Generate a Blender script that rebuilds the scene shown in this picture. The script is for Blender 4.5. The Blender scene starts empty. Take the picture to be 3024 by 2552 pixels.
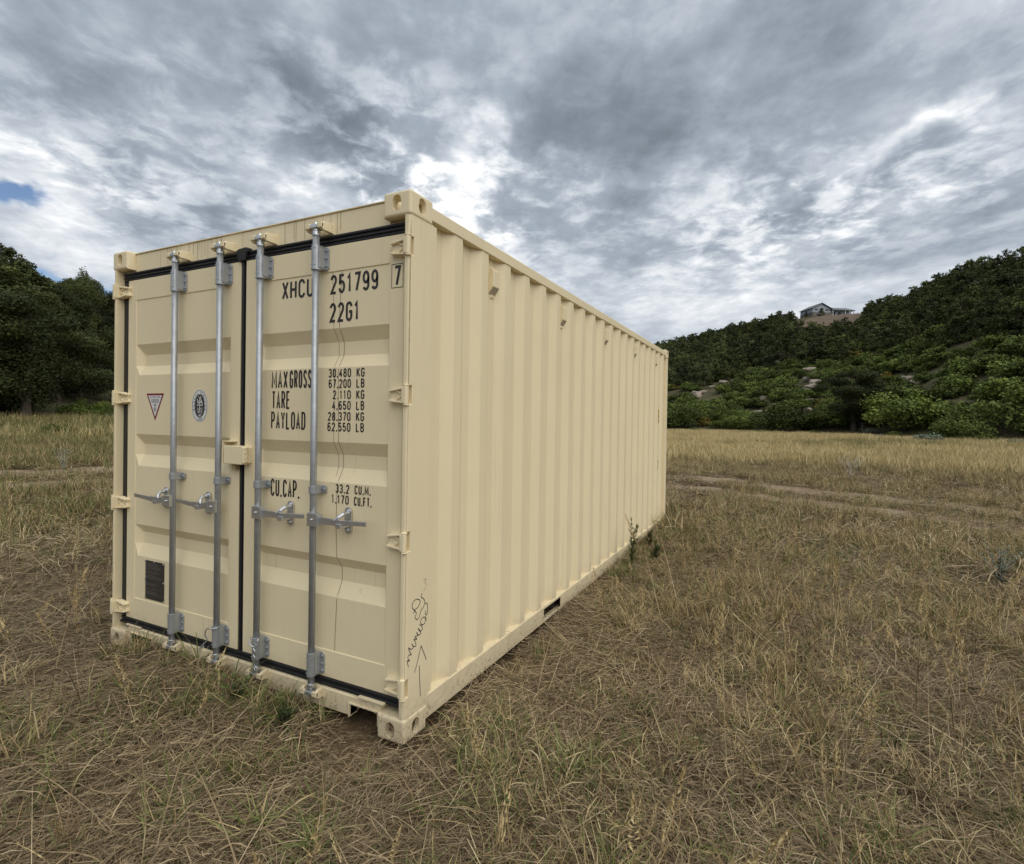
import bpy, bmesh, math, random
import numpy as np
from mathutils import Matrix, Vector

random.seed(7)
rng = np.random.default_rng(7)
SC = bpy.context.scene
COL = SC.collection

# ---------------------------------------------------------------- camera
CAM = np.array([4.0081, -1.9972, 1.5223])
ROWS = [(0.898245, 0.439225, 0.015402), (-0.017836, 0.001417, 0.99984), (-0.439133, 0.898376, -0.009107)]
cd = bpy.data.cameras.new("camera")
cd.sensor_width = 36.0
cd.sensor_fit = 'HORIZONTAL'
cd.lens = 36.0 * 1586.86 / 3024.0
cd.shift_x = -(1545.05 - 1512.0) / 3024.0
cd.shift_y = (1258.96 - 1276.0) / 3024.0
cd.clip_start = 0.05
cd.clip_end = 6000.0
co = bpy.data.objects.new("camera", cd)
COL.objects.link(co)
r_, u_, f_ = [Vector(v) for v in ROWS]
m = Matrix.Identity(4)
for i in range(3):
    m[i][0] = r_[i]; m[i][1] = u_[i]; m[i][2] = -f_[i]; m[i][3] = CAM[i]
co.matrix_world = m
SC.camera = co

SC.view_settings.view_transform = 'Standard'
SC.view_settings.look = 'None'
SC.view_settings.exposure = 0.55
SC.view_settings.gamma = 1.0
SC.view_settings.use_curve_mapping = False

# ---------------------------------------------------------------- soft fill lamp
FILL_SUN_EL, FILL_SUN_AZ = math.radians(53), math.radians(115)     # azimuth: 0 = +Y, clockwise
sl = bpy.data.lights.new("fill_sun", 'SUN')  # added fill from beside and behind the camera; the sky's bright glow is ahead
sl.energy = 1.5
sl.angle = math.radians(80)
sl.color = (1.0, 0.95, 0.87)
so = bpy.data.objects.new("fill_sun", sl)
COL.objects.link(so)
sd = Vector((math.sin(FILL_SUN_AZ) * math.cos(FILL_SUN_EL), math.cos(FILL_SUN_AZ) * math.cos(FILL_SUN_EL), math.sin(FILL_SUN_EL)))
so.rotation_euler = sd.to_track_quat('Z', 'Y').to_euler()
so.location = (20, -20, 30)


# ---------------------------------------------------------------- node helpers
class NT:
    def __init__(self, tree):
        self.t = tree; self.n = tree.nodes; self.l = tree.links
    def node(self, typ, **kw):
        nd = self.n.new(typ)
        for k, v in kw.items():
            setattr(nd, k, v)
        return nd
    def put(self, sock, v):
        if hasattr(v, 'is_output'):
            self.l.new(v, sock)
        else:
            sock.default_value = v
    def math(self, op, a, b=0.0, c=None, clamp=False):
        nd = self.node('ShaderNodeMath', operation=op, use_clamp=clamp)
        self.put(nd.inputs[0], a)
        self.put(nd.inputs[1], b)
        if c is not None:
            self.put(nd.inputs[2], c)
        return nd.outputs[0]
    def vmath(self, op, a, b=None, scale=None):
        nd = self.node('ShaderNodeVectorMath', operation=op)
        self.put(nd.inputs[0], a)
        if b is not None:
            self.put(nd.inputs[1], b)
        if scale is not None:
            self.put(nd.inputs['Scale'], scale)
        return nd.outputs['Value'] if op in ('DOT_PRODUCT', 'LENGTH') else nd.outputs['Vector']
    def noise(self, vec, scale, detail=4.0, rough=0.55, dist=0.0, color=False):
        nd = self.node('ShaderNodeTexNoise')
        if vec is not None:
            self.put(nd.inputs['Vector'], vec)
        nd.inputs['Scale'].default_value = scale
        nd.inputs['Detail'].default_value = detail
        nd.inputs['Roughness'].default_value = rough
        nd.inputs['Distortion'].default_value = dist
        return nd.outputs['Color'] if color else nd.outputs['Fac']
    def ramp(self, fac, stops, interp='LINEAR'):
        nd = self.node('ShaderNodeValToRGB')
        cr = nd.color_ramp
        cr.interpolation = interp
        while len(cr.elements) < len(stops):
            cr.elements.new(0.5)
        for e, (p, c) in zip(cr.elements, stops):
            e.position = p
            e.color = (*c, 1.0) if len(c) == 3 else c
        self.put(nd.inputs[0], fac)
        return nd.outputs[0]
    def mix(self, fac, a, b, mode='MIX'):
        nd = self.node('ShaderNodeMix', data_type='RGBA', blend_type=mode)
        self.put(nd.inputs[0], fac)
        for s, v in ((nd.inputs[6], a), (nd.inputs[7], b)):
            if hasattr(v, 'is_output'):
                self.l.new(v, s)
            else:
                s.default_value = (*v, 1.0)
        return nd.outputs[2]
    def step(self, v, lo, hi):
        nd = self.node('ShaderNodeMapRange', interpolation_type='SMOOTHSTEP')
        self.put(nd.inputs[0], v)
        nd.inputs[1].default_value = lo; nd.inputs[2].default_value = hi
        return nd.outputs[0]
    def comb(self, x, y, z):
        nd = self.node('ShaderNodeCombineXYZ')
        for s, v in zip(nd.inputs, (x, y, z)):
            self.put(s, v)
        return nd.outputs[0]
    def sep(self, v):
        nd = self.node('ShaderNodeSeparateXYZ')
        self.put(nd.inputs[0], v)
        return nd.outputs


def pix_dir(xd, yd):
    """direction of a point of the photo (2090 px wide copy) - used to read angles off the picture"""
    u, v = xd * 3024 / 2090, yd * 3024 / 2090
    d = np.array([(u - 1545.05) / 1586.86, -(v - 1258.96) / 1586.86, 1.0])
    w = d[0] * np.array(ROWS[0]) + d[1] * np.array(ROWS[1]) + d[2] * np.array(ROWS[2])
    return w / np.linalg.norm(w)


# ---------------------------------------------------------------- sky
world = bpy.data.worlds.new("World")
SC.world = world
world.use_nodes = True
W = NT(world.node_tree)
W.n.clear()
tc = W.node('ShaderNodeTexCoord')
D_ = W.vmath('NORMALIZE', tc.outputs['Generated'])
dx, dy, dz = W.sep(D_)
# a flat cloud layer seen in perspective
inv = W.math('DIVIDE', 1.0, W.math('ADD', W.math('MAXIMUM', dz, 0.0), 0.10))
ha = math.radians(33)
al = W.math('ADD', W.math('MULTIPLY', dx, -math.sin(ha)), W.math('MULTIPLY', dy, math.cos(ha)))
ac = W.math('ADD', W.math('MULTIPLY', dx, math.cos(ha)), W.math('MULTIPLY', dy, math.sin(ha)))
pu = W.math('MULTIPLY', al, inv)
pv = W.math('MULTIPLY', ac, inv)
P1 = W.comb(W.math('MULTIPLY', pu, 0.75), pv, 0.0)
P2 = W.comb(W.math('MULTIPLY', pu, 0.85), pv, 3.7)
n1 = W.noise(P1, 1.1, 6, 0.55, 0.5)
n2 = W.noise(P2, 3.4, 7, 0.62, 0.15)
n3 = W.noise(W.comb(W.math('MULTIPLY', pu, 0.8), pv, 9.1), 8.0, 5, 0.6)
warp = W.noise(D_, 3.2, 5, 0.6, color=True)
Dw = W.vmath('ADD', D_, W.vmath('SCALE', W.vmath('SUBTRACT', warp, (0.5, 0.5, 0.5)), scale=0.30))


def blob(src, xd, yd, rx, ry, rot=0.0):
    """soft oval mass in the cloud deck centred on a direction; rx, ry as pixels of the 2090 px copy"""
    c = pix_dir(xd, yd)
    ca, sa = math.cos(math.radians(rot)), math.sin(math.radians(rot))
    a = pix_dir(xd + rx * ca, yd - rx * sa) - c
    b = pix_dir(xd + ry * sa, yd + ry * ca) - c
    ta = a / (a @ a); tb = b / (b @ b)
    q = W.vmath('SUBTRACT', src, tuple(c))
    x = W.vmath('DOT_PRODUCT', q, tuple(ta)); y = W.vmath('DOT_PRODUCT', q, tuple(tb))
    s = W.math('ADD', W.math('MULTIPLY', x, x), W.math('MULTIPLY', y, y))
    front = W.math('GREATER_THAN', W.vmath('DOT_PRODUCT', src, tuple(c)), 0.0)
    return W.math('MULTIPLY', W.math('EXPONENT', W.math('MULTIPLY', s, -1.0)), front)


BLOBS = [  # x, y, rx, ry, rotation, brightness change
    (985, 290, 60, 95, -20, 0.42), (890, 340, 150, 70, -10, 0.16), (740, 350, 150, 45, -15, 0.08),
    (950, 420, 130, 60, -20, 0.14), (330, 325, 170, 40, -30, 0.18), (80, 320, 190, 70, -15, 0.20), (620, 370, 160, 40, -10, 0.12),
    (170, 470, 230, 60, -15, 0.24), (1250, 310, 230, 100, -15, -0.24), (1500, 260, 210, 90, 12, -0.20),
    (1130, 190, 150, 70, 0, -0.16), (1500, 60, 260, 90, 0, -0.16), (1900, 90, 200, 90, 25, -0.16),
    (560, 150, 200, 80, -15, -0.24), (720, 250, 150, 50, -20, -0.20), (130, 70, 200, 70, -10, -0.18),
    (400, 380, 130, 50, -40, -0.20), (230, 270, 160, 40, -30, -0.16), (320, 40, 100, 40, 0, 0.08),
    (900, 60, 200, 80, 0, -0.10), (1420, 430, 170, 35, 15, 0.16), (1730, 350, 230, 32, 25, 0.24),
    (1930, 230, 190, 28, 30, 0.22), (1700, 470, 230, 32, 10, 0.18), (1560, 420, 170, 24, 18, 0.14), (1990, 400, 160, 50, 10, -0.14),
    (1080, 430, 70, 50, 0, -0.14), (1450, 630, 420, 70, 0, 0.20), (1900, 520, 200, 60, 10, -0.06),
]
acc = None
for bx_, by_, brx, bry, brot, amp in BLOBS:
    g = W.math('MULTIPLY', blob(Dw, bx_, by_, brx, bry, brot), amp)
    acc = g if acc is None else W.math('ADD', acc, g)
puff = W.noise(W.comb(pu, pv, 5.5), 7.0, 6, 0.58, 0.3)
puff = W.step(puff, 0.40, 0.66)
lump = W.noise(W.comb(W.math('MULTIPLY', pu, 0.8), pv, 2.2), 2.2, 6, 0.6, 0.2)
region = W.math('ADD', W.math('ADD', blob(Dw, 880, 340, 290, 130, -12), W.math('MULTIPLY', blob(Dw, 1650, 440, 430, 110, 14), 0.75)), W.math('MULTIPLY', blob(Dw, 250, 360, 330, 110, -20), 0.5))
region = W.math('MULTIPLY', W.math('ADD', W.math('MINIMUM', region, 1.0), 0.16), W.step(dz, 0.08, 0.34))
low = W.math('ADD', 0.45, W.math('MULTIPLY', W.step(dz, 0.06, 0.30), 0.55))
val = W.math('ADD', 0.560, W.math('MULTIPLY', W.math('SUBTRACT', n1, 0.5), 0.50))
val = W.math('ADD', val, W.math('MULTIPLY', W.math('SUBTRACT', lump, 0.5), W.math('MULTIPLY', low, 0.66)))
val = W.math('ADD', val, W.math('MULTIPLY', W.math('SUBTRACT', n2, 0.5), W.math('MULTIPLY', low, 0.55)))
val = W.math('ADD', val, W.math('MULTIPLY', W.math('MULTIPLY', W.math('SUBTRACT', puff, 0.42), 0.52), region))
val = W.math('ADD', val, W.math('MULTIPLY', W.math('SUBTRACT', n3, 0.5), W.math('MULTIPLY', low, 0.24)))
val = W.math('ADD', val, acc)
cloud = W.ramp(val, [(0.0, (0.112, 0.134, 0.162)), (0.25, (0.173, 0.203, 0.240)), (0.45, (0.260, 0.298, 0.348)),
                     (0.65, (0.41, 0.445, 0.488)), (0.82, (0.59, 0.612, 0.636)), (1.0, (0.80, 0.80, 0.80))])
# gaps of blue
gap = W.math('ADD', blob(Dw, 175, 600, 190, 62, -10), W.math('MULTIPLY', blob(Dw, 30, 400, 110, 34, -10), 0.95))
gap = W.math('MULTIPLY', gap, W.math('ADD', 0.55, W.math('MULTIPLY', W.math('SUBTRACT', 0.62, n2), 3.2)))
gap = W.step(gap, 0.20, 0.85)
sky = W.node('ShaderNodeTexSky', sky_type='NISHITA', sun_disc=False)
sky.sun_elevation = FILL_SUN_EL
sky.sun_rotation = FILL_SUN_AZ
sky.altitude = 2000
bg1 = W.node('ShaderNodeBackground'); W.l.new(sky.outputs[0], bg1.inputs[0]); bg1.inputs[1].default_value = 0.08
bg2 = W.node('ShaderNodeBackground'); W.l.new(cloud, bg2.inputs[0]); bg2.inputs[1].default_value = 1.0
ms = W.node('ShaderNodeMixShader')
W.l.new(gap, ms.inputs[0]); W.l.new(bg2.outputs[0], ms.inputs[1]); W.l.new(bg1.outputs[0], ms.inputs[2])
wo = W.node('ShaderNodeOutputWorld')
W.l.new(ms.outputs[0], wo.inputs[0])
world.cycles.sampling_method = 'MANUAL'
world.cycles.sample_map_resolution = 512


# ---------------------------------------------------------------- materials
def new_mat(name):
    mt = bpy.data.materials.new(name)
    mt.use_nodes = True
    t = NT(mt.node_tree)
    b = mt.node_tree.nodes['Principled BSDF']
    return mt, t, b


def simple(name, col, rough=0.5, metal=0.0, var=0.12, vscale=12.0, bump=0.0, bscale=60.0, spec=0.5):
    mt, t, b = new_mat(name)
    tcn = t.node('ShaderNodeTexCoord')
    n = t.noise(tcn.outputs['Object'], vscale, 5, 0.6)
    c = t.mix(n, tuple(x * (1 - var) for x in col), tuple(min(1, x * (1 + var)) for x in col))
    t.l.new(c, b.inputs['Base Color'])
    b.inputs['Roughness'].default_value = rough
    b.inputs['Metallic'].default_value = metal
    b.inputs['Specular IOR Level'].default_value = spec
    if bump:
        bn = t.node('ShaderNodeBump')
        bn.inputs['Strength'].default_value = bump
        bn.inputs['Distance'].default_value = 0.01
        t.l.new(t.noise(tcn.outputs['Object'], bscale, 4, 0.6), bn.inputs['Height'])
        t.l.new(bn.outputs[0], b.inputs['Normal'])
    return mt


def make_paint(name, streak=0.5, scuff=0.3, base=(0.82, 0.705, 0.465)):
    """cream container paint: slight tone drift, rain streaks, small scuffs, wavy sheet"""
    mt, t, b = new_mat(name)
    tcn = t.node('ShaderNodeTexCoord')
    o = tcn.outputs['Object']
    n = t.noise(o, 1.7, 5, 0.6)
    c = t.mix(n, tuple(x * 0.94 for x in base), tuple(x * 1.05 for x in base))
    # rain streaks: noise stretched along z
    mp = t.node('ShaderNodeMapping')
    mp.inputs['Scale'].default_value = (55, 55, 0.9)
    t.l.new(o, mp.inputs[0])
    st = t.step(t.noise(mp.outputs[0], 1.0, 3, 0.5), 0.60, 0.80)
    st = t.math('MULTIPLY', st, t.step(t.noise(o, 2.3, 3, 0.5), 0.42, 0.66))
    c = t.mix(t.math('MULTIPLY', st, streak), c, (0.36, 0.28, 0.17))
    # specks and scuffs
    sp = t.step(t.noise(o, 130, 2, 0.5), 0.73, 0.79)
    sp = t.math('MULTIPLY', sp, t.step(t.noise(o, 3.1, 2, 0.5), 0.50, 0.62))
    c = t.mix(t.math('MULTIPLY', sp, scuff), c, (0.20, 0.13, 0.07))
    # dust kicked up from the ground
    geo = t.node('ShaderNodeNewGeometry')
    _, _, z = t.sep(geo.outputs['Position'])
    zz = t.math('ADD', z, t.math('MULTIPLY', t.math('SUBTRACT', t.noise(o, 9, 4, 0.6), 0.5), 0.25))
    lo = t.math('SUBTRACT', 1.0, t.step(zz, 0.02, 0.30))
    c = t.mix(t.math('MULTIPLY', lo, 0.45), c, (0.42, 0.33, 0.22))
    sm = t.math('MULTIPLY', t.step(t.noise(o, 42, 4, 0.65), 0.52, 0.66), t.math('SUBTRACT', 1.0, t.step(zz, 0.04, 0.22)))
    c = t.mix(t.math('MULTIPLY', sm, 0.55), c, (0.20, 0.145, 0.09))
    t.l.new(c, b.inputs['Base Color'])
    rg = t.math('ADD', 0.42, t.math('MULTIPLY', t.noise(o, 5, 3, 0.5), 0.2))
    t.l.new(rg, b.inputs['Roughness'])
    b.inputs['Specular IOR Level'].default_value = 0.4
    h = t.math('ADD', t.math('MULTIPLY', t.noise(o, 3.0, 2, 0.4), 1.0), t.math('MULTIPLY', t.noise(o, 170, 2, 0.5), 0.012))
    bn = t.node('ShaderNodeBump')
    bn.inputs['Strength'].default_value = 0.35
    bn.inputs['Distance'].default_value = 0.012
    t.l.new(h, bn.inputs['Height'])
    t.l.new(bn.outputs[0], b.inputs['Normal'])
    return mt


def make_foliage(name, c0, c1, c2, trans=0.0):
    mt, t, b = new_mat(name)
    oi = t.node('ShaderNodeObjectInfo')
    tcn = t.node('ShaderNodeTexCoord')
    at = t.node('ShaderNodeAttribute', attribute_name='leafcol')
    n = t.noise(tcn.outputs['Object'], 1.1, 4, 0.6)
    f = t.math('ADD', t.math('MULTIPLY', at.outputs['Fac'], 0.5), t.math('MULTIPLY', n, 0.5))
    c = t.ramp(f, [(0.2, c0), (0.5, c1), (0.85, c2)])
    v = t.math('ADD', 0.55, t.math('MULTIPLY', oi.outputs['Random'], 0.95))
    c = t.mix(1.0, c, t.comb(v, v, t.math('MULTIPLY', v, 0.95)), 'MULTIPLY')
    t.l.new(c, b.inputs['Base Color'])
    b.inputs['Roughness'].default_value = 0.75
    b.inputs['Specular IOR Level'].default_value = 0.2
    return mt


def make_grass(name, stops):
    mt, t, b = new_mat(name)
    oi = t.node('ShaderNodeObjectInfo')
    at = t.node('ShaderNodeAttribute', attribute_name='leafcol')
    f = t.math('ADD', t.math('MULTIPLY', at.outputs['Fac'], 0.72), t.math('MULTIPLY', oi.outputs['Random'], 0.28))
    c = t.ramp(f, stops)
    t.l.new(c, b.inputs['Base Color'])
    b.inputs['Roughness'].default_value = 0.65
    b.inputs['Specular IOR Level'].default_value = 0.25
    return mt


PAINT = make_paint("cream_paint", 0.42, 0.5)
PAINT_H = make_paint("cream_paint_streaked", 0.75, 0.6)
PAINT_D = make_paint("cream_paint_inside", 0.2, 0.2, (0.40, 0.31, 0.17))
GALV = simple("galvanised_steel", (0.40, 0.42, 0.435), 0.40, 0.55, 0.28, 22, 0.08, 120)
GALV_B = simple("bright_zinc", (0.62, 0.64, 0.66), 0.30, 0.85, 0.2, 40)
RUBBER = simple("black_rubber", (0.012, 0.012, 0.013), 0.55, 0, 0.3, 20)
INK = simple("black_decal", (0.022, 0.018, 0.018), 0.45, 0, 0.3, 60)
MARKER = simple("marker_ink", (0.05, 0.045, 0.05), 0.6, 0, 0.5, 80)
WHITE = simple("white_sticker", (0.74, 0.74, 0.72), 0.4)
REDP = simple("red_sticker", (0.22, 0.025, 0.04), 0.4)
YEL = simple("yellow_sticker", (0.65, 0.45, 0.05), 0.4)
PLATE = simple("dark_plate", (0.055, 0.05, 0.045), 0.45, 0.3, 0.3, 30)
PLATE_T = simple("plate_print", (0.15, 0.14, 0.13), 0.45)
DIRTLINE = simple("dirt_trickle", (0.22, 0.16, 0.10), 0.8, 0, 0.5, 30)
GRILLE = simple("vent_mesh", (0.48, 0.42, 0.30), 0.6, 0, 0.2, 300)
WOOD_UNDER = simple("dark_underfloor", (0.05, 0.045, 0.04), 0.8)
BARK = simple("juniper_bark", (0.11, 0.085, 0.065), 0.9, 0, 0.4, 8, 0.5, 20)
DEADW = simple("bleached_stem", (0.48, 0.45, 0.40), 0.8, 0, 0.2, 10)
ROCK = simple("sandstone", (0.32, 0.265, 0.21), 0.9, 0, 0.5, 0.9, 0.6, 3)

JUN = make_foliage("juniper_foliage", (0.027, 0.036, 0.011), (0.070, 0.086, 0.025), (0.150, 0.168, 0.050))
JUND = make_foliage("dark_shaded_juniper_foliage", (0.018, 0.024, 0.009), (0.044, 0.055, 0.017), (0.098, 0.112, 0.034))  # tone variety on the slope, and backlit shade painted into the near crowns
JUNG = make_foliage("grey_juniper_foliage", (0.034, 0.045, 0.019), (0.078, 0.093, 0.037), (0.155, 0.170, 0.068))
OAK = make_foliage("scrub_oak_foliage", (0.036, 0.052, 0.012), (0.090, 0.120, 0.026), (0.175, 0.205, 0.046))
OAKY = make_foliage("turning_oak_foliage", (0.08, 0.07, 0.015), (0.17, 0.14, 0.03), (0.30, 0.20, 0.05))
SAGE = make_foliage("sage_foliage", (0.11, 0.14, 0.10), (0.20, 0.24, 0.18), (0.32, 0.36, 0.28))
WEED = make_foliage("weed_foliage", (0.030, 0.048, 0.013), (0.065, 0.095, 0.026), (0.12, 0.15, 0.05))

STRAW = make_grass("straw", [(0.0, (0.050, 0.034, 0.019)), (0.3, (0.148, 0.104, 0.058)), (0.6, (0.295, 0.217, 0.123)), (0.85, (0.48, 0.38, 0.225)), (1.0, (0.68, 0.56, 0.36))])
STRAWB = make_grass("brown_straw", [(0.0, (0.062, 0.043, 0.024)), (0.4, (0.200, 0.146, 0.083)), (0.78, (0.365, 0.276, 0.160)), (1.0, (0.56, 0.45, 0.28))])
GOLD = make_grass("dry_golden_grass", [(0.0, (0.135, 0.078, 0.038)), (0.3, (0.26, 0.175, 0.085)), (0.55, (0.39, 0.295, 0.145)), (0.8, (0.54, 0.43, 0.225)), (1.0, (0.72, 0.60, 0.37))])
GREEN = make_grass("green_grass", [(0.0, (0.045, 0.065, 0.015)), (0.5, (0.115, 0.140, 0.037)), (1.0, (0.288, 0.288, 0.106))])
FARGOLD = make_grass("pale_golden_grass", [(0.0, (0.286, 0.209, 0.088)), (0.4, (0.528, 0.407, 0.187)), (0.75, (0.704, 0.572, 0.297)), (1.0, (0.850, 0.726, 0.440))])
SEED = make_grass("seed_heads", [(0.0, (0.28, 0.19, 0.08)), (0.5, (0.42, 0.31, 0.14)), (1.0, (0.60, 0.48, 0.26))])


# ---------------------------------------------------------------- object helpers
def tag(o, label=None, cat=None, group=None, kind=None):
    if label: o['label'] = label
    if cat: o['category'] = cat
    if group: o['group'] = group
    if kind: o['kind'] = kind
    return o


def empty(name, loc, label, cat, group=None):
    o = bpy.data.objects.new(name, None)
    o.empty_display_size = 0.2
    COL.objects.link(o)
    o.location = loc
    return tag(o, label, cat, group)


class MB:
    def __init__(self):
        self.v = []; self.f = []
    def add(self, vs, fs):
        k = len(self.v)
        self.v += [tuple(map(float, p)) for p in vs]
        self.f += [tuple(i + k for i in f) for f in fs]
        return self
    def box(self, x0, x1, y0, y1, z0, z1):
        return self.add([(x0, y0, z0), (x1, y0, z0), (x1, y1, z0), (x0, y1, z0), (x0, y0, z1), (x1, y0, z1), (x1, y1, z1), (x0, y1, z1)],
                        [(0, 3, 2, 1), (4, 5, 6, 7), (0, 1, 5, 4), (1, 2, 6, 5), (2, 3, 7, 6), (3, 0, 4, 7)])
    def obox(self, c, ax, ay, az):
        """oriented box: centre and three half vectors"""
        c, ax, ay, az = map(np.array, (c, ax, ay, az))
        vs = [c + sx * ax + sy * ay + sz * az for sz in (-1, 1) for sx, sy in ((-1, -1), (1, -1), (1, 1), (-1, 1))]
        return self.add(vs, [(0, 3, 2, 1), (4, 5, 6, 7), (0, 1, 5, 4), (1, 2, 6, 5), (2, 3, 7, 6), (3, 0, 4, 7)])
    def prism(self, poly, axis, a, b):
        """poly of 2D points in the plane normal to axis, in the order of the two other axes"""
        n = len(poly)
        def mk(p, t):
            q = list(p); q.insert(axis, t); return q
        vs = [mk(p, a) for p in poly] + [mk(p, b) for p in poly]
        fs = [tuple(range(n - 1, -1, -1)), tuple(range(n, 2 * n))]
        fs += [(i, (i + 1) % n, n + (i + 1) % n, n + i) for i in range(n)]
        return self.add(vs, fs)
    def tube(self, path, rad, n=10, caps=True):
        path = [np.array(p, float) for p in path]
        rs = rad if hasattr(rad, '__len__') else [rad] * len(path)
        rings = []
        prev = None
        for i, p in enumerate(path):
            t = path[min(i + 1, len(path) - 1)] - path[max(i - 1, 0)]
            t = t / (np.linalg.norm(t) + 1e-9)
            if prev is None:
                a = np.cross(t, (0, 0, 1)) if abs(t[2]) < 0.9 else np.cross(t, (1, 0, 0))
            else:
                a = prev - t * (prev @ t)
            a = a / (np.linalg.norm(a) + 1e-9); prev = a
            b = np.cross(t, a)
            rings.append([p + rs[i] * (a * math.cos(k * 2 * math.pi / n) + b * math.sin(k * 2 * math.pi / n)) for k in range(n)])
        vs = [q for r in rings for q in r]
        fs = []
        for i in range(len(path) - 1):
            for k in range(n):
                fs.append((i * n + k, i * n + (k + 1) % n, (i + 1) * n + (k + 1) % n, (i + 1) * n + k))
        if caps:
            fs.append(tuple(range(n - 1, -1, -1)))
            fs.append(tuple((len(path) - 1) * n + k for k in range(n)))
        return self.add(vs, fs)
    def mesh(self, name, mat=None, smooth=False):
        me = bpy.data.meshes.new(name)
        me.from_pydata(self.v, [], self.f)
        bm = bmesh.new(); bm.from_mesh(me)
        bmesh.ops.recalc_face_normals(bm, faces=bm.faces)
        bm.to_mesh(me); bm.free()
        if mat: me.materials.append(mat)
        if smooth:
            for p in me.polygons: p.use_smooth = True
        return me
    def build(self, name, mat, parent=None, bevel=0.0, seg=2, smooth=False, label=None):
        return link(name, self.mesh(name, mat, smooth), parent, bevel, seg, label)


def link(name, me, parent=None, bevel=0.0, seg=2, label=None):
    o = bpy.data.objects.new(name, me)
    COL.objects.link(o)
    if parent: o.parent = parent
    if label: o['label'] = label
    if bevel:
        bv = o.modifiers.new("bevel", 'BEVEL')
        bv.width = bevel; bv.segments = seg; bv.limit_method = 'ANGLE'; bv.angle_limit = math.radians(40)
        bv.harden_normals = False
    return o


def boolean(me, cutters):
    """mesh minus a list of cutter meshes, as a new mesh"""
    a = bpy.data.objects.new("tmp", me); COL.objects.link(a)
    tmp = []
    for c in cutters:
        o = bpy.data.objects.new("tmpc", c); COL.objects.link(o); tmp.append(o)
        md = a.modifiers.new("b", 'BOOLEAN'); md.operation = 'DIFFERENCE'; md.solver = 'EXACT'; md.object = o
    dg = bpy.context.evaluated_depsgraph_get()
    res = bpy.data.meshes.new_from_object(a.evaluated_get(dg))
    for o in tmp + [a]:
        bpy.data.objects.remove(o)
    return res


# ================================================================ TERRAIN
def vnoise(x, y, seed=0):
    """smooth value noise in numpy"""
    xi = np.floor(x).astype(int); yi = np.floor(y).astype(int)
    xf = x - xi; yf = y - yi
    xf = xf * xf * (3 - 2 * xf); yf = yf * yf * (3 - 2 * yf)
    def h(a, b):
        n = (a * 374761393 + b * 668265263 + seed * 1442695041) & 0xFFFFFFFF
        n = ((n ^ (n >> 13)) * 1274126177) & 0xFFFFFFFF
        return ((n ^ (n >> 16)) & 0xFFFF) / 65535.0
    return (h(xi, yi) * (1 - xf) + h(xi + 1, yi) * xf) * (1 - yf) + (h(xi, yi + 1) * (1 - xf) + h(xi + 1, yi + 1) * xf) * yf


def fbm(x, y, seed=0, oct=3):
    s = 0; a = 0.5
    for k in range(oct):
        s = s + a * vnoise(x * 2 ** k, y * 2 ** k, seed + k); a *= 0.5
    return s / (1 - 0.5 ** oct)


# heading (deg, left of +Y positive) -> field edge distance, crest distance, crest height as tan(elevation)
def head(xd):
    return 26.05 - math.degrees(math.atan((xd * 3024 / 2090 - 1545.05) / 1586.86))


def tane(xd, yd):
    d = pix_dir(xd, yd)
    return d[2] / math.hypot(d[0], d[1])


PROFILE = [  # heading, r_base, r_crest, tan(elev crest)
    (-75, 60, 150, 0.30), (-40, 58, 145, 0.36), (head(2300), 56, 145, tane(2300, 498)), (head(2090), 58, 150, tane(2090, 549)),
    (head(2000), 62, 165, tane(2000, 568)), (head(1920), 64, 185, tane(1920, 592)), (head(1860), 66, 205, tane(1860, 620)),
    (head(1800), 68, 230, tane(1800, 637)), (head(1740), 70, 256, tane(1740, 641)), (head(1640), 74, 262, tane(1640, 647)),
    (head(1560), 78, 275, tane(1560, 668)), (head(1450), 82, 290, tane(1450, 690)), (head(1365), 84, 300, tane(1365, 712)),
    (head(1250), 86, 320, tane(1250, 730)), (head(900), 90, 330, tane(900, 740)), (head(500), 60, 240, tane(500, 720)),
    (head(330), 44, 170, tane(330, 690)), (head(230), 36, 140, tane(230, 665)), (head(150), 33, 120, tane(150, 630)),
    (head(80), 32, 112, tane(80, 605)), (head(0), 32, 105, tane(0, 560)), (80, 34, 100, 0.34), (110, 40, 110, 0.30), (130, 60, 140, 0.2)]
PROFILE.sort()
PH, PB, PR, PT = [np.array(c) for c in zip(*PROFILE)]


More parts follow.
